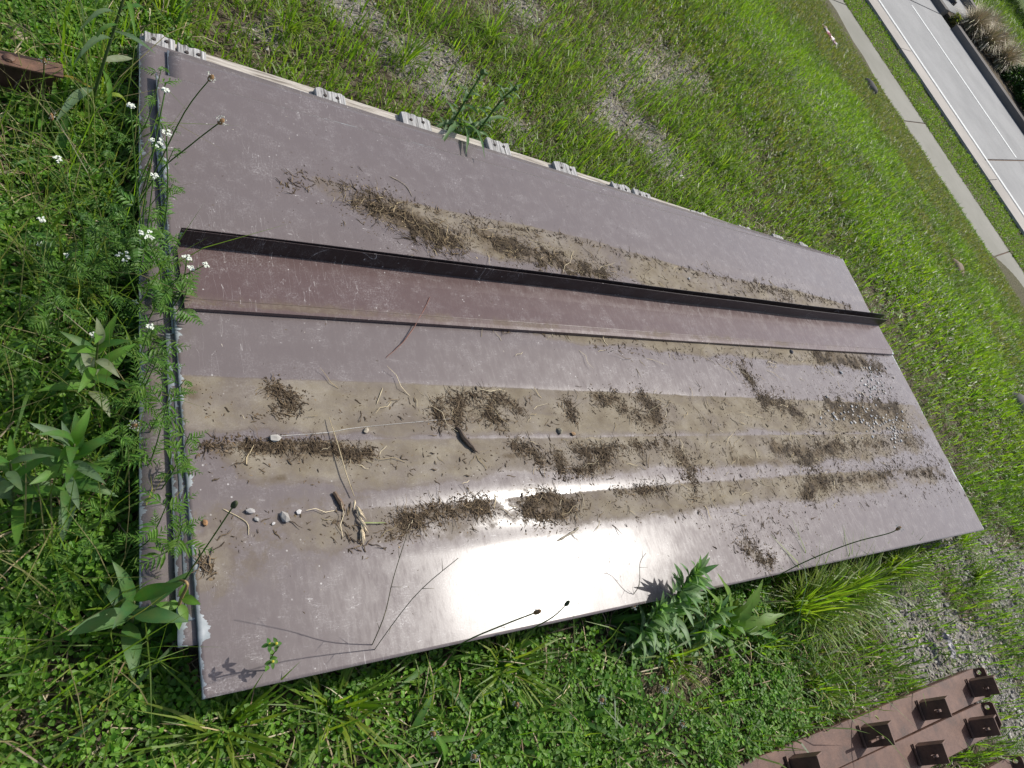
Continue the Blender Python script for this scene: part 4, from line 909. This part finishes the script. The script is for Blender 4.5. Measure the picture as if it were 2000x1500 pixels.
# ------------------------------------------------------------------ sticks and stalks lying on the sheets
def lying(name, pxs, rad, col, label, cat, mat='straw', lift=None, k=5):
    P = []
    for j, (a, b) in enumerate(pxs):
        x, y, z = surf(a, b); P.append((x, y, z + (rad if not hasattr(rad, '__len__') else rad[j]) + .0006 + (lift[j] if lift else 0)))
    m = len(P); rad = rad if hasattr(rad, '__len__') else [rad] * m; S = smooth([Vector(p) for p in P], 5); rr = random.Random(len(label)); n = len(S)
    S = [p + Vector((rr.uniform(-1, 1), rr.uniform(-1, 1), 0)) * max(rad) * .35 for p in S]; rd = [max(rad[min(int(i / (n - 1) * (m - 1) + .5), m - 1)] * rr.uniform(.72, 1.15), .0004) for i in range(n)]; rd[0] *= .45; rd[-1] *= .45
    b = Batch(); V, T, Q = tube_arr(S, rd, 6 if max(rad) > .002 else k); cc = np.array([np.array(col) * rr.uniform(.65, 1.35) for _ in range(len(V))]); b.raw(V, T, Q, cc)
    o = new_obj(name, b.mesh(name), mat); return tag(o, label, cat)
lying('stick', [(890, 836), (905, 858), (930, 885)], [.0055, .006, .004], (.07, .05, .035), 'thick dark stick lying across the clean rib below the arched litter', 'stick')
lying('red_stem', [(835, 585), (815, 625), (790, 665), (753, 700)], [.0012, .0016, .0018, .0012], (.16, .07, .05), 'long thin reddish stem lying across the trim hem', 'stem', lift=[.012, .010, .004, 0])
lying('twig', [(1225, 645), (1222, 660), (1228, 690)], .0016, (.25, .22, .16), 'thin pale forked twig below the trim hem', 'twig') if False else None
lying('twig', [(650, 962), (662, 985), (672, 1000)], [.004, .005, .003], (.10, .065, .04), 'short brown twig beside the dry seed head', 'twig')
lying('twig', [(1075, 1062), (1110, 1045), (1128, 1032)], [.001, .003, .003], (.2, .17, .12), 'tapered grey twig just below the bright glare', 'twig')
lying('twig', [(396, 1125), (408, 1092), (416, 1068)], [.001, .0015, .0015], (.1, .08, .06), 'thin dark twig near the paint-peeled end of the sheet', 'twig')
lying('straw', [(435, 985 + 10), (480, 1030 - 10), (410 + 75, 1045)], .0009, (.45, .38, .24), 'bent pale straw among the little group of pebbles', 'straw') 
lying('straw', [(760, 345), (790, 362), (805, 385)], [.0012, .0012, .001], (.34, .28, .2), 'thin grey straw between the boards and the straw heap', 'straw')
lying('straw', [(700, 1023), (750, 1023)], .0013, (.22, .26, .10), 'short green yellow straw crossing the dry seed head', 'straw', lift=[.004, .004])
lying('straw', [(735, 790), (747, 758)], .0011, (.45, .38, .24), 'pale straw sticking across the top of the upper mud band', 'straw')
lying('straw', [(545, 852), (640, 845), (700, 835), (880, 818)], .0006, (.5, .48, .44), 'very long pale fibre curving along the clean rib', 'straw')
def seed_stalk():
    root = empty('dry_grass_stalk', Vector(surf(640, 820)), 'tan dry grass stalk with a drooping seed head lying on the mud', 'grass stalk')
    o = root.location; P = []
    for a, b, l in ((640, 818, .008), (655, 870, .012), (672, 930, .012), (688, 972, .008)): x, y, z = surf(a, b); P.append(Vector((x, y, z + l)) - o)
    new_obj('stalk', tube_mesh('stalk', P, [.0009, .0013, .0014, .0012], (.42, .34, .20), 4), 'straw', root)
    e = P[-1]; x, y, z = surf(708, 1045); t = Vector((x, y, z + .004)) - o; r = random.Random(3)
    me = mesh_np('spikelet', *(lambda V, T: (V, [T]))(np.array([(0, 0, 0), (.006, .0022, .001), (.006, -.0022, .001), (.02, 0, 0), (.006, 0, .003)]), np.array([(0, 1, 4), (0, 4, 2), (1, 3, 4), (4, 3, 2), (0, 2, 1), (1, 2, 3)])), (.46, .38, .25))
    for k in range(18):
        q = r.random(); p = e.lerp(t, q); s = new_obj('spikelet', me, 'straw', root); s.location = p; d = (t - e); s.rotation_euler = (r.uniform(-.4, .4), r.uniform(-.3, .2), math.atan2(d.y, d.x) + r.uniform(-.6, .6))
        s.scale = (1.3, 1.3, 1.3)
seed_stalk()

# ------------------------------------------------------------------ single plants
def project(p):
    d = Vector(p) - Vector((0, 0, CAM_Z)); c = d.dot(ax_f); return 1000 + 1384 * d.dot(ax_r) / c, 750 + 1384 * d.dot(ax_d) / c
def lift(base, px, py):                                   # height above the base that comes nearest to a point of the photograph
    best = (1e9, 0)
    for k in range(0, 90):
        z = k * .01; u, v = project((base[0], base[1], base[2] + z)); e = (u - px) ** 2 + (v - py) ** 2
        if e < best[0]: best = (e, z)
    return best[1]
def stalk_pts(base_px, via):
    b = on_ground(*base_px); P = [b]
    for (px, py) in via: P.append(at(px, py, b.z + max(lift(b, px, py), .015)))
    return P
def leaf_mesh(p0, p1, W, col, sag=.1, fold=.22, teeth=0, n=8, tip=1.0, rnd=random):
    """a single leaf blade from p0 to p1: two halves about a midrib, bowed upwards"""
    p0, p1 = Vector(p0), Vector(p1); d = p1 - p0; L = d.length; d.normalize(); side = d.cross(Vector((0, 0, 1)))
    side = side.normalized() if side.length > .05 else Vector((0, 1, 0)); up = side.cross(d).normalized(); tw = rnd.uniform(-.35, .35)
    V = []; C = []; col = np.array(col)
    for i in range(n + 1):
        t = i / n; w = W * .5 * (math.sin(math.pi * min(1, t ** .75 * .97 + .03)) ** .85) * (1 if t < .98 else .1)
        if teeth: w *= .55 + .45 * abs(math.sin(t * math.pi * teeth)) if i % 1 == 0 else 1
        c = p0 + d * L * t + up * (sag * L * math.sin(math.pi * t)) + side * (.04 * L * math.sin(3 * t + tw * 6)); s2 = side * math.cos(tw * t) + up * math.sin(tw * t)
        V += [c - s2 * w + up * fold * w, c, c + s2 * w + up * fold * w]; k = .85 + .3 * rnd.random(); C += [col * k, col * 1.25, col * k]
    Q = []
    for i in range(n): a = 3 * i; Q += [(a, a + 3, a + 4, a + 1), (a + 1, a + 4, a + 5, a + 2)]
    b = Batch(); b.raw(np.array(V), None, np.array(Q), np.array(C)); return b.mesh('leaf', True)
def add_leaf(root, p0, p1, W, col, **kw):
    o = Vector(root.location); return new_obj('leaf', leaf_mesh(Vector(p0) - o, Vector(p1) - o, W, col, **kw), 'foliage', root)
def add_tube(root, name, P, rad, col, mat='foliage', k=5):
    o = Vector(root.location); return new_obj(name, tube_mesh(name, [Vector(p) - o for p in P], rad, col, k), mat, root)
def spread(a, el, L): return Vector((math.cos(a) * math.cos(el), math.sin(a) * math.cos(el), math.sin(el))) * L
GL, GD, GG, GY = (.085, .20, .025), (.05, .135, .025), (.10, .165, .085), (.19, .26, .03)

# ribwort plantains: stalk, seed head with a ring of white anthers, a few long leaves
BALL = None
def seed_head(root, p, d, L=.018, r=.0042, bloom=1.0, col=(.20, .13, .06)):
    b = Batch(); d = Vector(d).normalized(); o = Vector(root.location); p = Vector(p) - o
    V, T, Q = tube_arr([p - d * L * .5, p - d * L * .3, p, p + d * L * .3, p + d * L * .5], [r * .5, r, r * 1.05, r * .8, r * .25], 7); b.raw(V, T, Q, col); hd = new_obj('seed_head', b.mesh('seed_head', True), 'litter', root)
    if bloom > 0:
        rr = np.random.default_rng(int(abs(p.x * 9999)) + 5); n = int(34 * bloom); a = rr.uniform(0, 6.28, n); h = rr.uniform(-.1, .45, n) * L; e = d.orthogonal().normalized(); f = d.cross(e)
        P = np.array([p + d * h[i] + (e * math.cos(a[i]) + f * math.sin(a[i])) * (r * rr.uniform(1.2, 2.3)) for i in range(n)]); b = Batch()
        b.scatter((np.array([(1, 0, 0), (-.5, .87, 0), (-.5, -.87, 0), (0, 0, 1.2)]), np.array([(0, 1, 3), (1, 2, 3), (2, 0, 3), (0, 2, 1)]), None), P, a, np.zeros(n), rr.uniform(.0009, .0018, n), np.tile((.62, .62, .52), (n, 1)))
        tag(new_obj('anthers', b.mesh('anthers'), 'litter', root), kind='stuff')
    return hd
PL = [((238, 445), [(300, 340), (360, 220), (412, 152)], 1, 'plantain with a long arching stalk reaching over the corner of the sheets'), ((232, 480), [(300, 350), (370, 285), (432, 237)], 1, 'plantain with its white-fringed head over the plain upper part of the sheet'),
      ((252, 450), [(270, 400), (292, 325)], .3, 'plantain with a long brown spike at the edge of the lower sheet'), ((95, 250), [(85, 200), (86, 118)], .5, 'plantain standing straight in front of the rusty angle iron'), ((108, 320), [(103, 270), (100, 228)], .2, 'short plantain with a brown spike beside the milkweed'),
      ((338, 1178), [(365, 1125), (415, 1050), (458, 985)], 0, 'plantain with a dark green bud held over the pebbles'), ((838, 1300), [(905, 1255), (980, 1222), (1050, 1195)], .15, 'plantain with a dark bud and a bloom close together above the glare'), ((985, 1265), [(1040, 1228), (1080, 1205), (1108, 1178)], 0, 'thin plantain with a small dark bud next to the glare'),
      ((1455, 1160), [(1560, 1103), (1660, 1062), (1735, 1042), (1755, 1032)], .8, 'plantain with a long stalk lying low along the sheet edge past the broad-leaved weed'), ((995, 1460), [(1003, 1420), (1010, 1378)], 1, 'plantain with a white bloom in the clover below the glare'),
      ((1120, 1400), [(1150, 1385), (1175, 1368)], 1.4, 'plantain with a round white bloom in the clover, below the grey weed'), ((1240, 1380), [(1270, 1365), (1297, 1348)], 1.4, 'plantain with a round white bloom in the clover, below the broad-leaved weed'), ((790, 1460), [(820, 1448), (846, 1434)], 1, 'plantain with a white bloom low in the dark clover'),
      ((1275, 1440), [(1305, 1428), (1332, 1415)], .8, 'plantain with a brown and white bloom nearest the steel bars'), ((1175, 1215), [(1210, 1200), (1237, 1184)], 1.8, 'plantain with a large white bloom right at the sheet edge beside the grey weed'), ((130, 880), [(200, 868), (262, 832)], 1, 'plantain with a white bloom between the two leafy weeds'), ((870, 1500), [(900, 1490), (925, 1478)], 1.2, 'plantain with a white bloom low in the clover, under the wiry stalks')]
for i, (b, via, bl, lab) in enumerate(PL):
    P = stalk_pts(b, via); rr = random.Random(i); root = empty('plantain', P[0], lab, 'plantain', 'plantains around the sheets')
    S = smooth(P, 4); add_tube(root, 'stalk', S, [.0017 - .0006 * k / len(S) for k in range(len(S))], (.09, .16, .04), k=4)
    seed_head(root, S[-1], S[-1] - S[-2], .020 if bl < .5 else .016, .0042 if bl < .9 else .0048, bl, (.05, .06, .03) if bl == 0 else (.22, .13, .06))
    for k in range(4):
        a = rr.uniform(0, 6.28); L = rr.uniform(.08, .15); q = P[0] + spread(a, rr.uniform(.25, .9), L); q.z = max(q.z, .02)
        if .26 < q.x < 3.4 and .10 < q.y < 1.66: q.y = min(q.y, .09) if P[0].y < .2 else q.y; q.x = min(q.x, .24) if P[0].x < .3 else q.x
        add_leaf(root, P[0], q, rr.uniform(.010, .018), GD if k % 2 else GL, sag=.12, rnd=rr)

# milkweed-like tall plant at the angle iron
def build_milkweed():
    P = stalk_pts((177, 242), [(183, 190), (203, 120), (222, 60), (240, 0), (255, -60)]); root = empty('milkweed', P[0], 'tall milkweed with long drooping leaves beside the corner of the sheets', 'weed'); S = smooth(P, 4)
    add_tube(root, 'stem', S, [.0042 - .002 * k / len(S) for k in range(len(S))], (.10, .14, .06), k=6); rr = random.Random(5)
    for (t, px, py, W, c, sg) in ((.28, 104, 236, .020, GG, .1), (.42, 258, 113, .021, (.22, .25, .16), .05), (.55, 148, 132, .016, GG, .25), (.62, 305, 106, .014, GG, .12), (.38, 212, 226, .011, GL, .35), (.22, 252, 218, .013, GY, .45), (.25, 100, 172, .008, (.34, .24, .03), .3),
                             (.7, 155, 70, .012, GG, .3), (.75, 290, 40, .012, GD, .3), (.85, 185, 20, .012, GG, .3), (.9, 300, 0, .012, GD, .3), (.8, 270, 75, .01, GL, .2), (.66, 180, 95, .01, GD, .3), (.93, 200, -30, .012, GG, .2)):
        b = S[int(t * (len(S) - 1))]; z = b.z + rr.uniform(-.06, .02); add_leaf(root, b, at(px, py, max(z, .03)), W, c, sag=sg, rnd=rr)
build_milkweed()
# lance-leaved weeds beside the near end
def build_leafy(name, basepx, toppx, n, L0, L1, W0, cols, label, cat='weed', seed=1, teeth=0, el=(-.2, .9), tmin=.25, fold=.22, nseg=8):
    P = stalk_pts(basepx, [((basepx[0] + toppx[0]) / 2, (basepx[1] + toppx[1]) / 2), toppx]); root = empty(name, P[0], label, cat); S = smooth(P, 5); rr = random.Random(seed)
    add_tube(root, 'stem', S, [.003 - .0014 * k / len(S) for k in range(len(S))], (.12, .15, .06), k=5)
    for k in range(n):
        t = tmin + (1 - tmin) * k / max(n - 1, 1); b = S[int(t * (len(S) - 1))]; a = k * 2.4 + rr.uniform(-.4, .4); e = el[0] + (el[1] - el[0]) * t + rr.uniform(-.25, .25)
        L = rr.uniform(L0, L1) * (1 - .35 * t); q = b + spread(a, e, L); q.z = max(q.z, .015); add_leaf(root, b, q, W0 * rr.uniform(.8, 1.2) * (1 - .3 * t), cols[k % len(cols)], sag=rr.uniform(.05, .2), teeth=teeth, fold=fold, n=nseg, rnd=rr)
    return root, S
build_leafy('leafy_weed', (128, 985), (145, 868), 26, .085, .13, .022, (GL, GD, GG, GD), 'leafy weed with a whorl of long green leaves near the sheet end', seed=2)
build_leafy('leafy_weed', (178, 800), (192, 665), 16, .07, .12, .024, (GL, GD, (.24, .27, .17), GL), 'leafy weed with broad pointed leaves, one pale and dry, beside the white umbels', seed=3)
build_leafy('leafy_weed', (30, 1010), (20, 900), 14, .07, .11, .02, (GD, GG, GL), 'leafy weed with drooping narrow leaves, behind the whorled one', seed=8)
build_leafy('leafy_weed', (255, 1240), (262, 1175), 9, .10, .15, .032, (GD, (.04, .11, .03)), 'low dock-like weed with broad dark leaves in the shade of the sheet end', seed=9, el=(.1, .7))
build_leafy('grey_weed', (1268, 1250), (1355, 1112), 84, .075, .125, .022, ((.145, .245, .11), (.13, .25, .10), (.12, .26, .055), (.165, .26, .125)), 'bushy grey-green weed with many pointed leaves against the sheet edge', seed=4, tmin=.1)
build_leafy('grey_weed', (1225, 1275), (1290, 1185), 52, .06, .10, .019, ((.13, .225, .10), (.12, .24, .06), (.10, .20, .06)), 'smaller grey-green weed at the foot of the bushy one', seed=14, tmin=.1)
build_leafy('grey_weed', (1345, 1262), (1400, 1190), 46, .06, .10, .020, ((.13, .24, .06), (.12, .22, .09)), 'green weed squeezed between the bushy grey weed and the big jagged leaves', seed=15, tmin=.1)
build_leafy('broad_weed', (1395, 1235), (1425, 1190), 5, .06, .10, .04, (GL, GY), 'broad-leaved weed with big jagged bright leaves at the sheet edge', seed=6, tmin=.4)
def broad_leaves():
    root = [o for o in bpy.data.objects if o.name.startswith('broad_weed')][0]; b = Vector(root.location) + Vector((0, 0, .02)); rr = random.Random(4)
    for px, py, z, W in ((1487, 1128, .16, .058), (1535, 1205, .11, .045), (1520, 1245, .05, .03), (1438, 1250, .09, .06), (1372, 1150, .15, .035), (1350, 1255, .07, .05), (1470, 1170, .14, .05), (1430, 1300, .03, .05), (1400, 1120, .17, .035)):
        add_leaf(root, b, at(px, py, z), W, (.13, .235, .035) if z > .1 else GL, sag=.12, teeth=3.6, n=22, rnd=rr)
broad_leaves()
def build_thistle():
    b0 = on_ground(868, 268); root = empty('thistle', b0, 'prickly thistle with two leaning stems beside the pallet boards', 'thistle'); rr = random.Random(9)
    for base, via in (((868, 268), [(874, 256), (909, 196), (944, 140)]), ((905, 272), [(928, 262), (979, 196), (1008, 172)])):
        P = stalk_pts(base, via); S = smooth(P, 6); add_tube(root, 'stem', S, [.0045 - .002 * k / len(S) for k in range(len(S))], (.10, .17, .06), k=6)
        for k in range(30):
            t = .08 + .9 * k / 29; q = S[int(t * (len(S) - 1))]; L = rr.uniform(.045, .085) * (1.15 - .6 * t); add_leaf(root, q, q + spread(k * 2.4, rr.uniform(-.1, .6), L), L * .30, (.062, .135, .048) if k % 2 else (.085, .17, .06), sag=.12, teeth=5.5, n=26, fold=.5, rnd=rr)
        bm = bmesh.new(); bmesh.ops.create_icosphere(bm, subdivisions=2, radius=.010); V = np.array([v.co * (1.25 if i % 3 == 0 else .85) for i, v in enumerate(bm.verts)]); T = np.array([[v.index for v in f.verts] for f in bm.faces]); bm.free()
        bb = Batch(); bb.raw(V, T, None, (.10, .17, .06)); h = new_obj('flower_bud', bb.mesh('flower_bud'), 'foliage', root); h.location = S[-1] - b0
    for px, py, z in ((942, 308, .16), (850, 300, .1), (905, 300, .13), (1010, 250, .05), (840, 250, .06)):
        q = b0 + Vector((.03, 0, .06)); add_leaf(root, q, at(px, py, z), .020, (.075, .15, .055), sag=.15, teeth=4.5, n=24, fold=.5, rnd=rr)
build_thistle()
# hedge parsley: wiry branching stems, feathery leaves, flat white umbels
def build_parsley(basepx, umbels, label, seed):
    b = on_ground(*basepx); root = empty('hedge_parsley', b, label, 'wildflower', 'white-flowered hedge parsley by the sheet end'); rr = random.Random(seed); n_r = np.random.default_rng(seed)
    for (px, py, sz) in umbels:
        sz *= .62
        z = max(lift(b, px, py), .1); p = at(px, py, b.z + z); m = b.lerp(p, .55) + Vector((rr.uniform(-.03, .03), rr.uniform(-.03, .03), .02)); S = smooth([b, b.lerp(m, .5) + Vector((.01, 0, .01)), m, p], 4)
        add_tube(root, 'stem', S, [.0019 - .001 * k / len(S) for k in range(len(S))], (.10, .20, .045), k=4)
        bb = Batch(); nr = 6 if sz < .012 else 11; fl = []
        for k in range(nr):
            e = p + spread(k * 2.4, rr.uniform(.35, 1.0), sz * (.55 + .45 * (k / nr) ** .5) * 1.3); V, T, Q = tube_arr([p, e], .0005, 3); bb.raw(V - np.array(b), T, Q, (.12, .22, .06)); fl.append(e)
        new_obj('rays', bb.mesh('rays'), 'foliage', root)
        bb = Batch(); C = np.array([f - b for f in fl]); P = np.repeat(C, 9, 0) + n_r.normal(size=(len(fl) * 9, 3)) * np.array([sz * .17, sz * .17, .0009]); n = len(P)
        bb.scatter((np.array([(1, 0, .15), (.3, .9, .1), (-.8, .6, .15), (-.8, -.6, .1), (.3, -.9, .15), (0, 0, -.1)]), np.array([(0, 1, 5), (1, 2, 5), (2, 3, 5), (3, 4, 5), (4, 0, 5)]), None), P, n_r.uniform(0, 6, n), n_r.normal(0, .3, n), n_r.uniform(.0012, .0022, n), np.tile((.58, .61, .52), (n, 1)))
        tag(new_obj('florets', bb.mesh('florets'), 'litter', root), kind='stuff')
        for k in range(3):                                # feathery leaves up the stem
            q = S[int((.2 + .22 * k) * (len(S) - 1))]; a = rr.uniform(0, 6.28); L = rr.uniform(.05, .09); e = q + spread(a, rr.uniform(0, .6), L); bb = Batch(); ax = (e - q)
            N_ = 9; tt = np.repeat(np.linspace(.15, 1, N_), 2); P = np.array([q + ax * t - b for t in tt]); yw = a + np.where(np.arange(2 * N_) % 2, .95, -.95); bb.scatter(oval_leaf(3, .15, .3), P, yw, n_r.normal(.1, .25, 2 * N_), L * .36 * (1.15 - tt), colmix(2 * N_, GL, GD))
            V, T, Q = tube_arr([q - b, e - b], .0006, 3); bb.raw(V, T, Q, GL); new_obj('leaf', bb.mesh('leaf'), 'foliage', root)
build_parsley((262, 590), [(304, 283, .017), (325, 262, .009), (322, 180, .008), (255, 208, .007), (300, 345, .008)], 'hedge parsley with a flat white umbel leaning over the edge of the lower sheet', 1)
build_parsley((275, 660), [(284, 462, .016), (240, 502, .015), (262, 592, .008), (365, 505, .010), (372, 525, .009), (400, 518, .007)], 'hedge parsley with two white umbels in front of the trim end', 2)
build_parsley((140, 560), [(84, 480, .012), (112, 312, .008), (80, 430, .008), (130, 500, .007)], 'slender hedge parsley with small umbels, away from the sheets', 3)
build_parsley((235, 760), [(268, 830, .009), (180, 655, .007), (292, 640, .008)], 'low hedge parsley with tiny umbels next to the broad pointed leaves', 4)
# small sprigs and bent stems at the bottom corner of the sheets
def build_sprigs():
    P = stalk_pts((497, 1385), [(508, 1338), (528, 1288), (545, 1262)]); root = empty('medick', P[0], 'small medick sprig with yellow flower dots at the sheet corner', 'wildflower'); S = smooth(P, 4); add_tube(root, 'stem', S, [.0012] * len(S), (.12, .14, .05), k=4); rr = random.Random(2); b = P[0]
    for px, py in ((540, 1257), (527, 1258), (533, 1292)):
        p = at(px, py, b.z + lift(b, px, py)); bm = bmesh.new(); bmesh.ops.create_icosphere(bm, subdivisions=1, radius=.0026); me = bm_mesh('flower', bm); bb = Batch(); V = np.array([v.co for v in me.vertices]); T = np.array([f.vertices[:] for f in me.polygons]); bb.raw(V, T, None, (.42, .36, .04)); o = new_obj('flower', bb.mesh('flower'), 'litter', root); o.location = p - b
        for k in range(4): add_leaf(root, p - Vector((0, 0, .004)), p - Vector((0, 0, .008)) + spread(k * 1.6, -.1, .012), .007, GD, n=4, rnd=rr)
    for k in range(8): q = S[2 + k]; add_leaf(root, q, q + spread(k * 2.1, .2, .012), .008, GL, n=4, rnd=rr)
    P = stalk_pts((408, 1378), [(385, 1340), (360, 1290), (348, 1235), (350, 1180), (366, 1142), (352, 1133)]); root = empty('bent_stem', P[0], 'thick tan bent stem with fresh leaves curling up past the sheet corner', 'stem'); S = smooth(P, 4)
    n = len(S); add_tube(root, 'stem', S, [.0048 - .003 * k / n for k in range(n)], (.24, .16, .07), 'straw', 6)
    for k in range(16): q = S[int(n * .48) + k % 6]; add_leaf(root, q, q + spread(k * 2.4, rr.uniform(-.2, .7), rr.uniform(.025, .04)), .016, GL if k % 2 else (.11, .23, .03), n=5, rnd=rr)
    for bp, vias, lab in (((690, 1325), [[(708, 1298), (748, 1210), (768, 1130), (796, 1040)], [(712, 1296), (805, 1170), (895, 1090)]], 'dark wiry branching weed reaching far over the clean strip'), ((1180, 1215), [[(1195, 1190), (1160, 1160), (1148, 1145)], [(1200, 1195), (1245, 1150), (1250, 1100), (1262, 1080)]], 'thin dark curly weed just left of the bushy grey weed')):
        b = on_ground(*bp); root = empty('wiry_weed', b, lab, 'weed')
        for via in vias:
            P = stalk_pts(bp, via); S = smooth(P, 5); n = len(S); add_tube(root, 'stem', S, [.0013 - .0008 * k / n for k in range(n)], (.10, .09, .05), 'straw', 4)
            for k in range(5): q = S[int(n * (.3 + .13 * k))]; add_tube(root, 'twiglet', [q, q + spread(k * 2, .5, .02)], [.0006, .0003], (.13, .11, .06), 'straw', 3)
build_sprigs()
# tufts of longer grass
TF = [((975, 1300), 70, .16, 'coarse grass tuft with fanned blades below the glare, in the clover'), ((1545, 1192), 170, .26, 'thick lying grass tuft along the sheet edge past the broad-leaved weed'), ((1655, 1150), 150, .22, 'lower lying grass tuft along the sheet edge, nearer its far corner'), ((955, 70), 60, .16, 'tall grass tuft between two gravel patches'), ((790, 120), 50, .15, 'pale green grass tuft beside the first gravel patch'), ((560, 60), 55, .13, 'grass tuft close to the bare patch by the pallet end'),
      ((1405, 330), 60, .14, 'dark grass tuft on dry ground beside the middle pallet boards'), ((1905, 1130), 70, .13, 'bright grass tuft just off the far corner of the sheets'), ((1590, 1345), 70, .13, 'grass tuft in front of the steel bars'), ((330, 40), 60, .14, 'grass tuft behind the weathered board ends'), ((650, 1385), 50, .17, 'sparse tall grass tuft in the clover below the sheet edge'), ((430, 1430), 45, .17, 'fine arching grass tuft in the clover near the bent stem'),
      ((120, 560), 45, .16, 'loose grass tuft among the small umbels'), ((1040, 130), 40, .12, 'small grass tuft on the dry patch above the thistle'), ((1300, 1290), 60, .14, 'leaning grass tuft under the broad-leaved weed'), ((1480, 1260), 60, .14, 'yellowish grass tuft between the broad-leaved weed and the bars'), ((1880, 1000 + 60), 50, .12, 'grass tuft touching the far corner of the top sheet'), ((1600, 1172), 150, .24, 'bright lying grass tuft between the two lying tufts at the sheet edge'), ((1735, 1112), 110, .17, 'short bright grass tuft along the sheet edge, close before its far corner')]
for i, ((px, py), n, h, lab) in enumerate(TF):
    g = on_ground(px, py); r = np.random.default_rng(500 + i); B = Batch(); a = r.uniform(0, 6.28, n); d = .03 * np.sqrt(r.random(n)); k = r.integers(0, 4, n); hh = h * r.uniform(.5, 1.1, n); C = colmix(n, G1, G2, G4)
    P = np.stack([d * np.cos(a), d * np.sin(a), np.full(n, -.003)], 1)
    for j in range(4): q = k == j; B.scatter(BL[j], P[q], a[q] + r.normal(0, .3, q.sum()), r.normal(-.15, .25, q.sum()), np.stack([hh[q], r.uniform(.003, .0065, q.sum()), hh[q]], 1), C[q])
    o = new_obj('grass_tuft', B.mesh('grass_tuft'), 'grass_blade'); o.location = g; tag(o, lab, 'grass tuft', 'longer grass tufts')
# scraps of rubbish
def scrap(name, pxs, width, mat, label, seed):
    P = [on_ground(*p) for p in pxs]; S = smooth(P, 6); rr = random.Random(seed); V = []; m = 4; o = Vector(P[0])
    for i, p in enumerate(S):
        d = (S[min(i + 1, len(S) - 1)] - S[max(i - 1, 0)]).normalized(); sd_ = Vector((-d.y, d.x, 0)).normalized()
        for j in range(m + 1): V.append(p - o + sd_ * width * (j / m - .5) * rr.uniform(.8, 1.15) + Vector((0, 0, .035 + rr.uniform(0, width * .35))))
    i = np.arange(len(S) - 1)[:, None] * (m + 1) + np.arange(m)[None]; Q = np.stack([i, i + 1, i + m + 2, i + m + 1], -1).reshape(-1, 4)
    me = mesh_np(name, np.array([tuple(v) for v in V]), [Q]); ob = new_obj(name, me, mat); ob.location = o; s = ob.modifiers.new('thick', 'SOLIDIFY'); s.thickness = .001; tag(ob, label, 'litter')
scrap('wrapper', [(1604, 56), (1612, 70), (1620, 82), (1627, 96)], .09, 'pink_wrapper', 'crumpled pink and white wrapper lying in the lawn near the path', 1)
scrap('foil_scrap', [(1822, 1240), (1832, 1262), (1842, 1292)], .035, 'foil', 'torn silvery scrap lying on the gravel beside the steel bars', 2)

# dense wispy growth along the end of the sheets
def build_wisps():
    rr = random.Random(31); lab = 'feathery green weed in the dense growth along the end of the sheets'
    spots = [(205, 520), (225, 640), (215, 720), (165, 620), (240, 850), (200, 960), (285, 1010), (110, 700), (60, 760), (225, 1090), (130, 1120), (280, 560), (245, 400), (180, 420), (60, 640), (300, 900), (290, 700), (285, 480), (270, 950), (300, 1100), (240, 560), (190, 860), (265, 780), (215, 330)]
    for i, (px, py) in enumerate(spots):
        b = on_ground(px, py); b.x = min(b.x, .25); root = empty('feathery_weed', b, lab, 'weed', 'feathery weeds by the sheet end'); top = b + Vector((rr.uniform(-.03, .06), rr.uniform(-.05, .05), rr.uniform(.18, .36))); S = smooth([b, b.lerp(top, .5) + Vector((rr.uniform(-.02, .02), rr.uniform(-.02, .02), 0)), top], 6); n = len(S)
        add_tube(root, 'stem', S, [.0017 - .0010 * k / n for k in range(n)], (.11, .19, .05), k=4)
        for k in range(11):
            q = S[min(2 + k, n - 1)]; a = k * 2.4 + rr.uniform(-.4, .4); L = rr.uniform(.04, .085) * (1.1 - .05 * k); e = q + spread(a, rr.uniform(-.1, .7), L); nn = 7; bb = Batch(); tt = np.repeat(np.linspace(.2, 1, nn), 2)
            P = np.array([q + (e - q) * t - b for t in tt]); yw = a + np.where(np.arange(2 * nn) % 2, .8, -.8); bb.scatter(oval_leaf(3, .11, .3), P, yw, RNG.normal(.1, .35, 2 * nn), L * .40 * (1.2 - tt), colmix(2 * nn, GL, (.10, .21, .03), GD)); V, T, Q = tube_arr([q - b, e - b], .0006, 3); bb.raw(V, T, Q, GL); new_obj('leaf', bb.mesh('leaf'), 'foliage', root)
    B = Batch(); x, y = rnd_area(520, -.1, .24, .1, 1.7); k = clear(x, y, .03); x, y = x[k], y[k]; put_blades(B, x, y, BL[:3], .18, .34, .0012, .0028, (G1, G2, (.16, .17, .06), (.25, .21, .11)), .7)
    tag(new_obj('wispy_grass', B.mesh('wispy_grass'), 'grass_blade'), 'tall wispy grass stems standing along the end of the sheets', 'grass', kind='stuff')
build_wisps()
